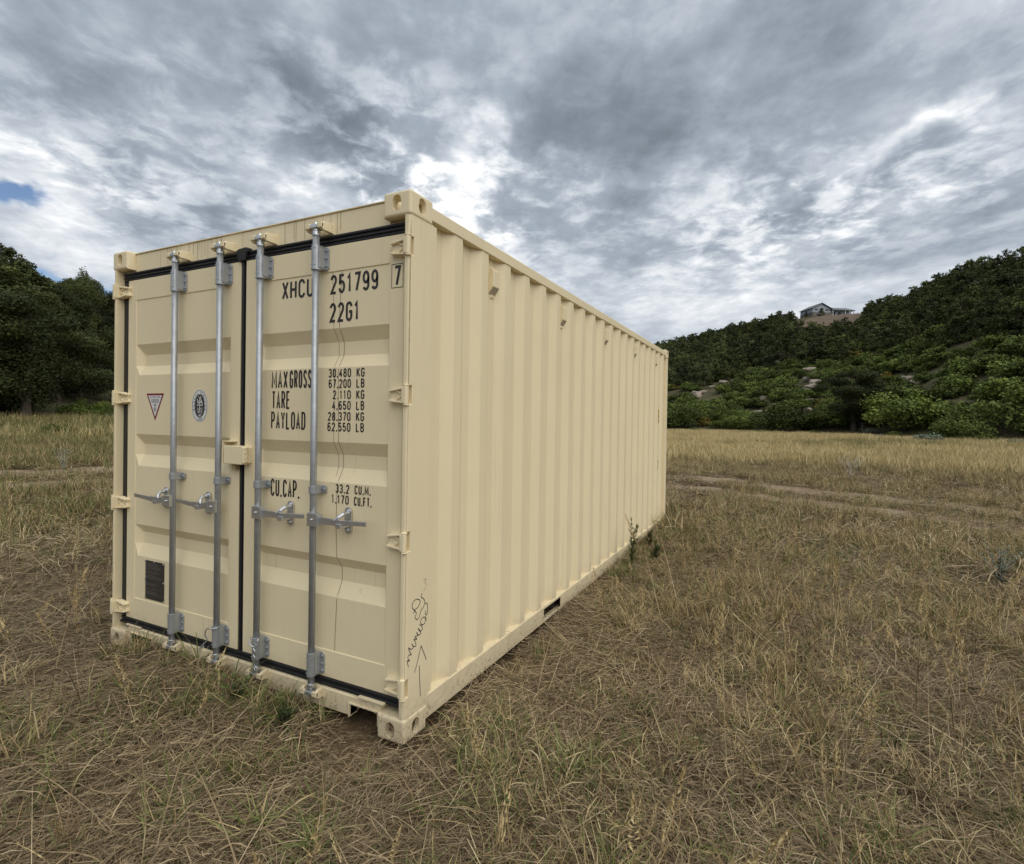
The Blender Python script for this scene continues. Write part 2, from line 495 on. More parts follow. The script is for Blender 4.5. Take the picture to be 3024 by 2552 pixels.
def ground_base(x, y):
    r = np.hypot(x - CAM[0], y - CAM[1])
    th = np.degrees(np.arctan2(-(x - CAM[0]), y - CAM[1]))
    k = np.clip((th - 42) / 22, 0, 1); k = k * k * (3 - 2 * k)
    k = np.where(th > 150, 0, k)
    sl = 0.006 * (1 - k) + 0.052 * k
    z = sl * np.clip(r - 9, 0, 60)
    ex = np.maximum(np.maximum(-x, x - 2.44), 0); ey = np.maximum(np.maximum(-y, y - 6.06), 0)
    dc = np.hypot(ex, ey)
    fade = np.clip((dc - 0.1) / 1.6, 0, 1)
    amp = 0.10 * np.clip(r / 12, 0.25, 2.0)
    z = z + fade * amp * (fbm(x * 0.45 + 31, y * 0.45 + 12, 3) - 0.5) + fade * 0.05 * (fbm(x * 1.7, y * 1.7, 9) - 0.5)
    z = z + 0.055 * np.exp(-((x - 1.05) / 0.75) ** 2 - ((y + 0.16) / 0.30) ** 2) + 0.03 * np.exp(-((x - 0.45) / 0.4) ** 2 - ((y + 0.1) / 0.3) ** 2)
    # soil and litter heaped slowly towards the far end of the box
    side = np.exp(-((x - 2.6) / 0.5) ** 2) * np.clip((y - 1.0) / 5, 0, 1) * 0.10
    z = z + np.where(y < 8, side, 0) - 0.006
    tr = np.exp(-((x - 2.46) / 0.13) ** 2) * np.clip((y + .05) * 6, 0, 1) * np.clip((2.6 - y) / 1.0, 0, 1)
    tr = tr + .2 * np.exp(-((y - .02) / 0.10) ** 2) * np.clip((x - 1.70) * 5, 0, 1) * np.clip((2.5 - x) * 6, 0, 1)
    z = z - 0.035 * tr
    for cx, cy in ((2.40, .05), (.05, .05)):
        z = z - 0.026 * np.exp(-((x - cx) / .30) ** 2 - ((y - cy) / .30) ** 2)
    return z


def hill_z(x, y):
    r = np.hypot(x - CAM[0], y - CAM[1])
    th = np.degrees(np.arctan2(-(x - CAM[0]), y - CAM[1]))
    rb = np.interp(th, PH, PB); rc = np.interp(th, PH, PR); te = np.interp(th, PH, PT)
    zc = CAM[2] + te * rc
    zb = ground_base(x, y)
    t = np.clip((r - rb) / (rc - rb), 0, 1)
    rise = t ** 1.12
    z = zb * (1 - rise) + zc * rise
    rough = (fbm(x * 0.06, y * 0.06, 21) - 0.5) * 7 * t * (1 - t) + (fbm(x * 0.2, y * 0.2, 25) - 0.5) * 1.6 * np.clip(t * 8, 0, 1) * (1 - t)
    z = z + rough
    over = np.clip(r - rc, 0, 1e9)
    z = np.where(r > rc, zc - 0.05 * over, z)
    z = np.where(t <= 0, zb - 0.25 - 0.05 * np.clip(rb - r, 0, 4), z)
    return z


def grid_mesh(name, R, TH, zf, mat):
    rr, tt = np.meshgrid(R, TH, indexing='ij')
    x = CAM[0] - rr * np.sin(np.radians(tt)); y = CAM[1] + rr * np.cos(np.radians(tt))
    z = zf(x, y)
    n, mth = rr.shape
    vs = np.stack([x, y, z], -1).reshape(-1, 3)
    idx = np.arange(n * mth).reshape(n, mth)
    f = np.stack([idx[:-1, :-1], idx[:-1, 1:], idx[1:, 1:], idx[1:, :-1]], -1).reshape(-1, 4)
    return np_mesh(name, vs, f, mat, smooth=True)


def np_mesh(name, vs, faces, mat, smooth=False, col=None):
    """fast mesh from arrays; faces is an (n,k) array; col is a value per face stored as 'leafcol'"""
    me = bpy.data.meshes.new(name)
    nf, k = faces.shape
    me.vertices.add(len(vs)); me.vertices.foreach_set('co', np.asarray(vs, np.float32).ravel())
    me.loops.add(nf * k); me.loops.foreach_set('vertex_index', faces.astype(np.int32).ravel())
    me.polygons.add(nf)
    me.polygons.foreach_set('loop_start', np.arange(0, nf * k, k, dtype=np.int32))
    me.polygons.foreach_set('use_smooth', np.full(nf, smooth, bool))
    me.update(calc_edges=True)
    if mat: me.materials.append(mat)
    if col is not None:
        a = me.attributes.new('leafcol', 'FLOAT', 'FACE')
        a.data.foreach_set('value', np.asarray(col, np.float32))
    return me


def ground_material():
    mt, t, b = new_mat("dry_soil")
    tcn = t.node('ShaderNodeTexCoord')
    o = tcn.outputs['Object']
    n = t.noise(o, 0.6, 6, 0.65)
    n2 = t.noise(o, 14, 5, 0.7)
    c = t.ramp(t.math('ADD', t.math('MULTIPLY', n, 0.5), t.math('MULTIPLY', n2, 0.5)),
               [(0.30, (0.055, 0.037, 0.020)), (0.5, (0.12, 0.083, 0.047)), (0.68, (0.20, 0.145, 0.085))])
    lit = t.step(t.noise(o, 60, 3, 0.7), 0.55, 0.70)
    c = t.mix(t.math('MULTIPLY', lit, 0.5), c, (0.25, 0.19, 0.115))
    g = t.step(t.noise(o, 0.33, 4, 0.6), 0.52, 0.66)
    c = t.mix(t.math('MULTIPLY', g, 0.35), c, (0.075, 0.080, 0.030))
    t.l.new(c, b.inputs['Base Color'])
    b.inputs['Roughness'].default_value = 0.95
    b.inputs['Specular IOR Level'].default_value = 0.1
    bn = t.node('ShaderNodeBump'); bn.inputs['Strength'].default_value = 0.8; bn.inputs['Distance'].default_value = 0.02
    t.l.new(t.noise(o, 28, 6, 0.7), bn.inputs['Height']); t.l.new(bn.outputs[0], b.inputs['Normal'])
    return mt


def hill_material():
    mt, t, b = new_mat("hillside_soil")
    tcn = t.node('ShaderNodeTexCoord')
    o = tcn.outputs['Object']
    n = t.noise(o, 0.09, 6, 0.65); n2 = t.noise(o, 1.3, 5, 0.7)
    c = t.ramp(t.math('ADD', t.math('MULTIPLY', n, 0.5), t.math('MULTIPLY', n2, 0.5)),
               [(0.3, (0.045, 0.052, 0.022)), (0.48, (0.078, 0.075, 0.038)), (0.68, (0.150, 0.112, 0.072))])
    t.l.new(c, b.inputs['Base Color'])
    b.inputs['Roughness'].default_value = 0.95
    b.inputs['Specular IOR Level'].default_value = 0.1
    bn = t.node('ShaderNodeBump'); bn.inputs['Strength'].default_value = 0.8; bn.inputs['Distance'].default_value = 0.3
    t.l.new(n2, bn.inputs['Height']); t.l.new(bn.outputs[0], b.inputs['Normal'])
    return mt


R1 = np.concatenate([[0.02], np.geomspace(0.4, 110, 190), np.geomspace(125, 4000, 20)])
TH1 = np.linspace(-180, 180, 361)
g = link("ground", grid_mesh("ground", R1, TH1, ground_base, ground_material()))
tag(g, "dry brown soil of the meadow under the grass", "ground", kind='structure')
R2 = np.concatenate([[0.0], np.linspace(0.001, 1, 70), [1.4, 2.2]])


def hill_grid(name, t0, t1, n, label):
    TH = np.linspace(t0, t1, n)
    rr = []
    for th in TH:
        rb = np.interp(th, PH, PB); rc = np.interp(th, PH, PR)
        rr.append(np.concatenate([[rb - 4], rb + (rc - rb) * R2[1:]]))
    rr = np.array(rr).T
    tt = np.tile(TH, (rr.shape[0], 1))
    x = CAM[0] - rr * np.sin(np.radians(tt)); y = CAM[1] + rr * np.cos(np.radians(tt))
    z = hill_z(x, y)
    k, mth = rr.shape
    idx = np.arange(k * mth).reshape(k, mth)
    f = np.stack([idx[:-1, :-1], idx[:-1, 1:], idx[1:, 1:], idx[1:, :-1]], -1).reshape(-1, 4)
    o = link(name, np_mesh(name, np.stack([x, y, z], -1).reshape(-1, 3), f, hill_material(), True))
    return tag(o, label, "hillside", kind='structure')


hill_grid("hill", -75, 40, 300, "wooded slope climbing to the house behind the meadow")
hill_grid("hill", 40.02, 130, 220, "steep dark wooded slope beyond the green grass beside the container doors")


# ---- the two ruts of the dirt track
def smooth_path(pts, n):
    pts = np.array(pts, float)
    t = np.linspace(0, len(pts) - 1, n)
    i = np.clip(np.floor(t).astype(int), 0, len(pts) - 2); f = (t - i)[:, None]
    p0 = pts[np.clip(i - 1, 0, None)]; p1 = pts[i]; p2 = pts[i + 1]; p3 = pts[np.clip(i + 2, None, len(pts) - 1)]
    return 0.5 * (2 * p1 + (p2 - p0) * f + (2 * p0 - 5 * p1 + 4 * p2 - p3) * f ** 2 + (3 * p1 - p0 - 3 * p2 + p3) * f ** 3)


RUT_A = smooth_path([(-16, -6), (-11.2, -1), (-9.9, 3.0), (-8.4, 7.6), (-4, 12.2), (1.1, 13.2), (4.97, 11.8), (7.7, 10.2), (11, 8), (16, 4)], 220)
RUT_B = smooth_path([(-14, -6), (-9.3, -1), (-8.0, 3.0), (-6.7, 6.4), (-3, 10.0), (1.65, 10.9), (4.3, 10.0), (7.2, 8.5), (10, 6.6), (15, 2.6)], 220)


def dist_path(x, y, path):
    d = np.full(x.shape, 1e9)
    for p in path[::3]:
        d = np.minimum(d, np.hypot(x - p[0], y - p[1]))
    return d


def rut(path, seed):
    tan = np.gradient(path, axis=0); tan /= np.linalg.norm(tan, axis=1)[:, None]
    nor = np.stack([-tan[:, 1], tan[:, 0]], 1)
    s = np.arange(len(path))
    wl = 0.50 + 0.16 * (vnoise(s * 0.4, s * 0 + 1.3, seed) - 0.5)
    wr = 0.50 + 0.16 * (vnoise(s * 0.4, s * 0 + 7.3, seed + 4) - 0.5)
    vs = []
    for k in np.linspace(-1, 1, 6):
        w = np.where(k < 0, wl, wr)
        p = path + nor * (k * w)[:, None]
        z = ground_base(p[:, 0], p[:, 1]) + 0.012
        vs.append(np.column_stack([p, z]))
    vs = np.array(vs)
    n = len(path)
    idx = np.arange(6 * n).reshape(6, n)
    f = np.stack([idx[:-1, :-1], idx[:-1, 1:], idx[1:, 1:], idx[1:, :-1]], -1).reshape(-1, 4)
    return np_mesh("dirt_track", vs.reshape(-1, 3), f, TRACKM, True)


TRACKM = simple("pale_dust", (0.27, 0.205, 0.137), 0.95, 0, 0.4, 2.2, 0.6, 40, 0.1)
tag(link("dirt_track", rut(RUT_A, 3)), "outer wheel rut of bare pale earth curving behind the container", "track", kind='structure')
tag(link("dirt_track", rut(RUT_B, 8)), "inner wheel rut of bare pale earth curving behind the container", "track", kind='structure')


# ================================================================ CONTAINER
WD, LN, HT = 2.438, 6.058, 2.591
box = empty("shipping_container", (0, 0, 0), "cream painted steel shipping container standing alone in the dry meadow", "container")


# ---- corner castings
def stadium(cx, cz, w, h, n=8):
    pts = []
    r = w / 2; s = max(h / 2 - r, 0)
    for k in range(n + 1):
        a = math.pi * k / n
        pts.append((cx + r * math.cos(a), cz + s + r * math.sin(a)))
    for k in range(n + 1):
        a = math.pi + math.pi * k / n
        pts.append((cx + r * math.cos(a), cz - s + r * math.sin(a)))
    return pts


def casting_mesh():
    # local: outer corner of the container at the origin, block grows to +x, +y, +z
    a = MB().box(0, .162, 0, .178, 0, .118).mesh("corner_casting", PAINT)
    bm = bmesh.new(); bm.from_mesh(a)
    ed = [e for e in bm.edges if (abs(e.verts[0].co.x) < 1e-6 and abs(e.verts[1].co.x) < 1e-6) or (abs(e.verts[0].co.y) < 1e-6 and abs(e.verts[1].co.y) < 1e-6) or (abs(e.verts[0].co.z) < 1e-6 and abs(e.verts[1].co.z) < 1e-6)]
    bmesh.ops.bevel(bm, geom=ed, offset=0.014, segments=4, profile=0.5, affect='EDGES')
    bm.to_mesh(a); bm.free()
    cav = MB().box(.026, .136, .026, .150, .026, .100).mesh("c")
    f = MB().prism(stadium(.082, .056, .052, .076), 1, -.02, .06).mesh("c")      # end hole
    s = MB().prism(stadium(.089, .056, .058, .076), 0, -.02, .06).mesh("c")      # side hole
    tp = MB().prism([(p[1], p[0]) for p in stadium(.09, .082, .062, .118)], 2, -.02, .06).mesh("c")
    return boolean(a, [cav, f, s, tp])


CAST = casting_mesh()
for sx in (0, 1):
    for sy in (0, 1):
        for sz in (0, 1):
            o = link("corner_casting", CAST, box)
            o.location = (WD * sx, LN * sy, HT * sz)
            o.scale = (1 - 2 * sx, 1 - 2 * sy, 1 - 2 * sz)

HZ = [(2.286, 2.378), (1.590, 1.686), (0.900, 1.000), (0.212, 0.306)]     # hinges


# ---- posts
def post_mesh():
    # door post at the +x side; recesses for the hinge lugs are cut through the edge
    r = .016
    arc = [(WD - .005 - r + r * math.cos(a), .005 + r - r * math.sin(a)) for a in np.linspace(math.pi / 2, 0, 6)]
    poly = [(2.402, .005)] + arc + [(WD - .005, .186), (WD - .012, .190), (WD - .012, .226), (2.392, .226), (2.392, .120), (2.402, .110)]
    me = MB().prism(poly, 2, .110, 2.480).mesh("corner_post", PAINT)
    cut = [MB().box(2.41, 2.46, .012, .036, z0 + .004, z1 - .004).mesh("c") for z0, z1 in HZ]
    return boolean(me, cut)


POST = post_mesh()
post_r = link("corner_post", POST, box, 0.003, 2)
pl_ = link("corner_post", POST, box, 0.003, 2)
pl_.scale = (-1, 1, 1); pl_.location = (WD, 0, 0)
for sx in (0, 1):
    x0, x1 = (0.006, 0.09) if sx == 0 else (WD - .09, WD - .006)
    MB().box(x0, x1, LN - .12, LN - .006, .11, 2.48).build("corner_post", PAINT, box, 0.006)

# ---- rails
CAPS = dict(parent=box)
for sx in (0, 1):
    x1 = WD - .004 if sx else .004
    s = -1 if sx else 1
    mb = MB()
    mb.prism([(x1, 2.498), (x1, 2.562), (x1 + s * .052, 2.570), (x1 + s * .052, 2.498)], 1, .170, LN - .170)
    mb.build("top_rail", PAINT, box, 0.004)
    # bottom rail: a channel with the two forklift pockets cut through
    pr = [(x1, .044), (x1, .158), (x1 + s * .045, .166), (x1 + s * .045, .150), (x1 + s * .008, .148), (x1 + s * .008, .052), (x1 + s * .05, .052), (x1 + s * .05, .044)]
    me = MB().prism(pr, 1, .170, LN - .170).mesh("bottom_rail", PAINT)
    ct = [MB().box(x1 - .1, x1 + .1, a, b, .064, .140).mesh("c") for a, b in ((1.62, 1.95), (4.10, 4.43))]
    link("bottom_rail", boolean(me, ct), box, 0.002, 1)
for a, b in ((1.62, 1.95), (4.10, 4.43)):
    mb = MB()
    mb.box(.06, WD - .06, a - .004, a, .046, .140).box(.06, WD - .06, b, b + .004, .046, .140).box(.06, WD - .06, a, b, .1405, .1445)
    mb.build("forklift_pocket", WOOD_UNDER, box)
mb = MB()
mb.box(.055, WD - .055, .12, LN - .06, .152, .176)
mb.build("floor", WOOD_UNDER, box)
for k in range(14):
    yy = .45 + k * .41
    if 1.55 < yy < 2.0 or 4.05 < yy < 4.5: continue
    MB().box(.056, WD - .056, yy, yy + .05, .05, .150).build("cross_member", WOOD_UNDER, box)


# ---- corrugated sides, roof, far end
def corr_profile(start, end, first, pitch, flat, slope, out, inn):
    """list of (t, depth) along the wall; outer flats start at first + k*pitch"""
    pts = [(start, inn)]
    t = first
    while t + flat + slope < end:
        if t - slope > start + .001:
            pts += [(t - slope, inn), (t, out), (t + flat, out), (t + flat + slope, inn)]
        t += pitch
    pts.append((end, inn))
    return pts


SP = corr_profile(.227, LN - .118, .388, .2806, .072, .068, WD - .010, WD - .047)


def side_panel(xs, name):
    vs, fs = [], []
    zs = [.150, .9, 1.7, 2.500]
    for y, x in SP:
        for z in zs:
            vs.append((xs(x), y, z))
    k = len(zs)
    for i in range(len(SP) - 1):
        for j in range(k - 1):
            fs.append((i * k + j, (i + 1) * k + j, (i + 1) * k + j + 1, i * k + j + 1))
    return MB().add(vs, fs).build(name, PAINT, box, 0.003, 2)


side_panel(lambda x: x, "side_panel")
side_panel(lambda x: WD - x, "side_panel")
ep = corr_profile(.09, WD - .09, .2, .25, .11, .03, LN - .012, LN - .055)
mb = MB()
for i in range(len(ep) - 1):
    (a, p), (b, q) = ep[i], ep[i + 1]
    mb.add([(a, p, .12), (b, q, .12), (b, q, 2.50), (a, p, 2.50)], [(0, 1, 2, 3)])
mb.box(.09, WD - .09, LN - .07, LN - .006, 2.50, 2.575); mb.box(.09, WD - .09, LN - .07, LN - .006, .03, .14)
mb.build("end_wall", PAINT, box)
rp = corr_profile(.10, LN - .10, .2, .21, .09, .014, 2.578, 2.560)
mb = MB()
for i in range(len(rp) - 1):
    (a, p), (b, q) = rp[i], rp[i + 1]
    mb.add([(.05, a, p), (WD - .05, a, p), (WD - .05, b, q), (.05, b, q)], [(0, 1, 2, 3)])
mb.build("roof_panel", PAINT, box)

# ---- header and sill of the door end
hd = MB()
hd.box(.163, WD - .163, .055, .115, 2.458, 2.574)
hd.box(.040, .163, .062, .115, 2.440, 2.474).box(WD - .163, WD - .040, .062, .115, 2.440, 2.474)
hd.box(.163, WD - .163, .048, .12, 2.575, 2.583)
header = hd.build("door_header", PAINT_H, box, 0.003)

SY = .026
me = MB().prism([(SY, .044), (SY, .140), (SY + .022, .148), (.13, .148), (.13, .050), (SY + .02, .044)], 0, .163, WD - .163).mesh("door_sill", PAINT_H)
me = boolean(me, [MB().box(.205, .425, -.1, .3, -.05, .106).mesh("c"), MB().box(2.085, 2.262, -.1, .3, -.05, .104).mesh("c")])
sill = link("door_sill", me, box, 0.003, 2)
for x0, x1, zt in ((.205, .425, .106), (2.085, 2.262, .104)):
    lip = MB()
    lip.box(x0 - .008, x1 + .008, SY - .008, SY + .05, zt, zt + .008)
    lip.box(x0 - .008, x0, SY - .008, SY + .05, .040, zt).box(x1, x1 + .008, SY - .008, SY + .05, .040, zt)
    lip.build("lashing_slot_rim", PAINT, sill, 0.002)
MB().box(.14, .3, SY - .004, .1, .148, .156).build("sill_step", PAINT, sill, 0.002)
MB().box(2.14, 2.30, SY - .010, .1, .148, .158).build("sill_step", PAINT, sill, 0.002)

# ---- door seals
def seal(poly_list, name="rubber_seal"):
    mb = MB()
    for fn in poly_list: fn(mb)
    return mb.build(name, RUBBER, box, 0.004, 2)


seal([lambda m: m.box(.045, 2.398, .050, .085, 2.405, 2.460), lambda m: m.box(.045, 2.398, .040, .06, 2.444, 2.458),
      lambda m: m.box(.045, 2.398, .042, .06, 2.424, 2.434), lambda m: m.box(.045, 2.398, .044, .06, 2.406, 2.415)])
seal([lambda m: m.box(.050, 2.394, .046, .085, .148, .190), lambda m: m.box(.050, 2.394, .034, .06, .149, .165), lambda m: m.box(.050, 2.394, .040, .06, .176, .188)])
seal([lambda m: m.box(.040, .102, .050, .09, .192, 2.404)])
seal([lambda m: m.box(2.372, 2.402, .064, .09, .185, 2.41)])
seal([lambda m: m.box(1.209, 1.255, .056, .085, .185, 2.41), lambda m: m.box(1.214, 1.232, .046, .06, .185, 2.41),
      lambda m: m.prism([(1.200, 2.405), (1.262, 2.405), (1.272, 2.445), (1.292, 2.452), (1.290, 2.470), (1.262, 2.478), (1.205, 2.474), (1.176, 2.462), (1.178, 2.448), (1.192, 2.440)], 1, .030, .056)])
bk = MB().box(.042, 2.396, .092, .10, .15, 2.46)
bk.build("inner_lining", WOOD_UNDER, box)

# ---- doors
RECESS = [(1.983, 1.917, 1.846, 1.783), (1.401, 1.336, 1.268, 1.195), (.813, .760, .688, .609)]
PF, RD = .0485, .036          # panel face and recess depth


def panel_y(z):
    for a, b, c, d in RECESS:
        if d <= z <= a:
            if z > b: return PF + RD * (a - z) / (a - b)
            if z < c: return PF + RD * (z - d) / (c - d)
            return PF + RD
    return PF


def door(x0, x1, px0, px1, label):
    mb = MB()
    z0, z1 = .190, 2.405
    zp0, zp1 = .330, 2.272
    F = .044
    # frame members
    mb.box(x0, px0, F, .088, z0, z1).box(px1, x1, F, .088, z0, z1)
    mb.box(px0, px1, F - .0, .088, zp1, z1).box(px0, px1, F, .088, z0, zp0)
    fr = mb
    # panel with three pressed troughs whose ends taper
    pn = MB()
    zl = [zp0]
    for a, b, c, d in reversed(RECESS): zl += [d, c, b, a]
    zl.append(zp1)
    e = .034
    xs = [px0, px0 + e, px1 - e, px1]
    vs = []
    for z in zl:
        yy = panel_y(z)
        deep = yy > PF + 1e-5
        for i, x in enumerate(xs):
            vs.append((x, yy if (deep and i in (1, 2)) else PF, z))
    fs = []
    for i in range(len(zl) - 1):
        for j in range(3):
            fs.append((i * 4 + j, i * 4 + j + 1, (i + 1) * 4 + j + 1, (i + 1) * 4 + j))
    pn.add(vs, fs)
    d = pn.build("door", PAINT, box, 0.004, 2, label=label)
    fr.build("door_frame", PAINT, d, 0.003, 2)
    return d


door_l = door(.102, 1.209, .190, 1.125, "left door leaf with two stickers and a data plate")
door_r = door(1.255, 2.370, 1.335, 2.284, "right door leaf with the printed numbers")


# ---- hinges
def hinge_mesh():
    # leaf on the door at +x: from the pin at x = 2.42 to a forked tip at x = 2.303
    mb = MB()
    zc = .046
    prof = [(2.410, zc - .040), (2.410, zc + .040), (2.365, zc + .040), (2.303, zc + .024), (2.312, zc), (2.303, zc - .028), (2.360, zc - .042)]
    mb.prism([(p[0], p[1]) for p in prof], 1, .028, .046)
    # two ribs running to the tip and a chevron between them
    def rib(a, b, w, y0, y1):
        a = np.array(a); b = np.array(b); t = (b - a) / np.linalg.norm(b - a); nn = np.array([-t[1], t[0]]) * w
        mb.prism([tuple(a - nn), tuple(b - nn), tuple(b + nn), tuple(a + nn)], 1, y0, y1)
    rib((2.408, zc + .036), (2.308, zc + .021), .005, .012, .030)
    rib((2.408, zc - .036), (2.308, zc - .025), .005, .012, .030)
    rib((2.388, zc + .004), (2.352, zc + .022), .004, .019, .030)
    rib((2.388, zc + .002), (2.352, zc - .020), .004, .019, .030)
    mb.box(2.392, 2.412, .004, .046, zc - .040, zc + .040)
    return mb.mesh("hinge", PAINT)


def pin_mesh():
    mb = MB()
    zc = .046
    mb.tube([(2.421, .004, zc - .043), (2.421, .004, zc + .043)], .0125, 12)
    mb.box(2.404, 2.4205, -.0075, .0045, zc - .038, zc + .038)
    mb.tube([(2.421, .006, zc + .043), (2.421, .006, zc + .049)], .015, 10)
    mb.tube([(2.421, .006, zc - .049), (2.421, .006, zc - .043)], .015, 10)
    return mb.mesh("hinge_pin", PAINT)


HM, PM = hinge_mesh(), pin_mesh()
for z0, z1 in HZ:
    for dr, mir in ((door_r, 1), (door_l, -1)):
        for nm, me in (("hinge", HM), ("hinge_pin", PM)):
            o = link(nm, me, dr, 0.003, 2)
            o.location = (0 if mir > 0 else WD + .004, 0, z0)
            o.scale = (mir, 1, 1)

# ---- locking bars with their brackets, cams and handles
BY = -.004
BARS = [(.679, door_l, -1), (1.097, door_l, -1), (1.433, door_r, 1), (1.847, door_r, 1)]


def bolt(mb, x, y, z, r=.0075):
    mb.tube([(x, y + .002, z), (x, y - .006, z)], r, 6)
    mb.tube([(x, y - .006, z), (x, y - .0085, z)], r * .55, 6)


def bracket_mesh(z0, z1, ring_top):
    mb = MB()
    # sleeve wrapped round the bar, flanges on the door
    arc = [(.0212 * math.sin(a), BY - .0225 * math.cos(a)) for a in np.linspace(-math.pi / 2, math.pi / 2, 9)]
    mb.prism([(-.0212, .043)] + arc + [(.0212, .043)], 2, z0 + .006, z1 - .006)
    for zz in ((z1 - .006, z1 + .002) if ring_top else (z0 - .002, z0 + .006)), :
        mb.tube([(0, BY, zz[0]), (0, BY, zz[1])], .0245, 14)
    c = .012
    for s in (-1, 1):
        x0, x1 = s * .0212, s * .046
        pts = [(x0, z0 + .004), (x1 - s * c, z0 + .004), (x1, z0 + .004 + c), (x1, z1 - .008 - c), (x1 - s * c, z1 - .008), (x0, z1 - .008)]
        mb.prism(pts, 1, .037, .0435)
        for k in (.2, .5, .8):
            bolt(mb, s * .035, .037, z0 + (z1 - z0) * k, .006)
        # stiffening rib on the sleeve side
        mb.box(min(s * .0212, s * .025), max(s * .0212, s * .025), -.004, .037, z0 + .012, z1 - .016)
        for k in (.18, .82):
            mb.tube([(s * .012, BY - .016, z0 + (z1 - z0) * k), (s * .012, BY - .0215, z0 + (z1 - z0) * k)], .004, 6)
    return mb.mesh("bar_bracket", GALV)


def mid_mesh():
    mb = MB()
    z0, z1 = 1.138, 1.177
    arc = [(.0225 * math.sin(a), BY - .0225 * math.cos(a)) for a in np.linspace(-math.pi / 2, math.pi / 2, 9)]
    mb.prism([(-.0225, .043)] + arc + [(.0225, .043)], 2, z0, z1)
    for s in (-1, 1):
        mb.prism([(s * .0225, z0), (s * .040, z0), (s * .046, z0 + .007), (s * .046, z1 - .007), (s * .040, z1), (s * .0225, z1)], 1, .036, .0435)
        bolt(mb, s * .034, .036, (z0 + z1) / 2, .0075)
    return mb.mesh("bar_guide", GALV)


def cam_mesh(z, up):
    """hooked cam on the end of the bar"""
    s = 1 if up else -1
    mb = MB()
    mb.tube([(0, BY, z - s * .045), (0, BY, z - s * .022)], .0205, 12)
    mb.tube([(0, BY, z - s * .022), (0, BY, z + s * .016)], .0155, 12)
    # two hooks swinging back to the keeper
    for d in (-1, 1):
        path = [(d * .006, BY - .006, z), (d * .030, BY - .010, z + s * .004), (d * .046, .012, z + s * .006), (d * .042, .034, z + s * .004)]
        mb.tube(path, [.014, .012, .010, .008], 8)
    mb.box(-.020, .020, BY - .022, .030, z - .010, z + .010)
    mb.tube([(0, BY - .004, z + s * .008), (0, BY - .004, z + s * .024)], [.013, .009], 10)
    return mb.mesh("locking_cam", GALV_B)


def keeper_mesh(z, yw):
    mb = MB()
    mb.box(-.062, .062, yw - .006, yw + .002, z - .026, z + .026)
    for d in (-1, 1):
        pts = [(yw - .006, z - .024), (yw - .006, z + .026), (-.006, z + .022), (-.024, z + .010), (-.024, z - .010), (-.010, z - .022)]
        x0, x1 = sorted((d * .040, d * .058))
        mb.prism(pts, 0, x0, x1)
        x0, x1 = sorted((d * .026, d * .058))
        mb.box(x0, x1, -.026, -.012, z - .011, z + .014)
    return mb.mesh("cam_keeper", PAINT)


TOPB, BOTB, MIDB = bracket_mesh(2.276, 2.406, False), bracket_mesh(.198, .322, True), mid_mesh()
CAMT, CAMB = cam_mesh(2.492, True), cam_mesh(.122, False)
KT, KB = keeper_mesh(2.492, .055), keeper_mesh(.122, SY)


def handle_mesh():
    # grows to +x from the bar
    mb = MB()
    z = 1.010
    mb.box(-.012, .050, BY - .030, BY + .006, z - .034, z + .032)           # hub clamp
    mb.box(.050, .059, BY - .031, BY + .008, z - .037, z + .027)
    bolt(mb, .020, BY - .030, z, .006)
    path = [(.060, BY - .018, z), (.14, BY - .016, z - .002), (.20, BY - .018, z - .002), (.27, BY - .020, z + .004), (.365, BY - .016, z + .008)]
    for i in range(len(path) - 1):
        a, b = np.array(path[i]), np.array(path[i + 1])
        t = (b - a) / 2
        h = [.017, .016, .013, .011][i]
        mb.obox((a + b) / 2, t * 1.03, (0, .0045, 0), (0, 0, h))
    return mb.mesh("door_handle", GALV_B)


def catch_mesh():
    mb = MB()
    z = 1.012
    pts = stadium(0, z, .044, .132)
    mb.prism(pts, 1, .036, .0435)
    bolt(mb, 0, .036, z + .048, .010); bolt(mb, 0, .036, z - .048, .010)
    # cradle under the handle and the latch that falls over it
    mb.box(-.016, .016, -.028, .038, z - .030, z - .020)
    mb.box(-.016, .016, -.033, -.027, z - .030, z - .008)
    mb.tube([(.006, .030, z + .040), (.000, .004, z + .036), (-.012, -.016, z + .020), (-.030, -.028, z + .004)], [.009, .011, .010, .006], 8)
    mb.tube([(.006, .034, z + .040), (.006, .022, z + .040)], .013, 10)
    return mb.mesh("handle_catch", GALV_B)


HDM, CTM = handle_mesh(), catch_mesh()
for i, (bx, dr, s) in enumerate(BARS):
    MB().tube([(bx, BY, .128), (bx, BY, 2.470)], .0168, 16).build("locking_bar", GALV, dr, smooth=True)
    for nm, me, bev in (("bar_bracket", TOPB, .002), ("bar_bracket", BOTB, .002), ("bar_guide", MIDB, .002), ("locking_cam", CAMT, .003), ("locking_cam", CAMB, .003)):
        o = link(nm, me, dr, bev, 2); o.location = (bx, 0, 0)
    o = link("cam_keeper", KT, header, .003, 2); o.location = (bx, 0, 0)
    o = link("cam_keeper", KB, sill, .003, 2); o.location = (bx, 0, 0)
    o = link("door_handle", HDM, dr, .003, 2); o.location = (bx, 0, 0); o.scale = (s, 1, 1)
    o = link("handle_catch", CTM, dr, .002, 2); o.location = ({0: .537, 1: .946, 2: 1.634, 3: 2.044}[i], 0, 0); o.scale = (s, 1, 1)

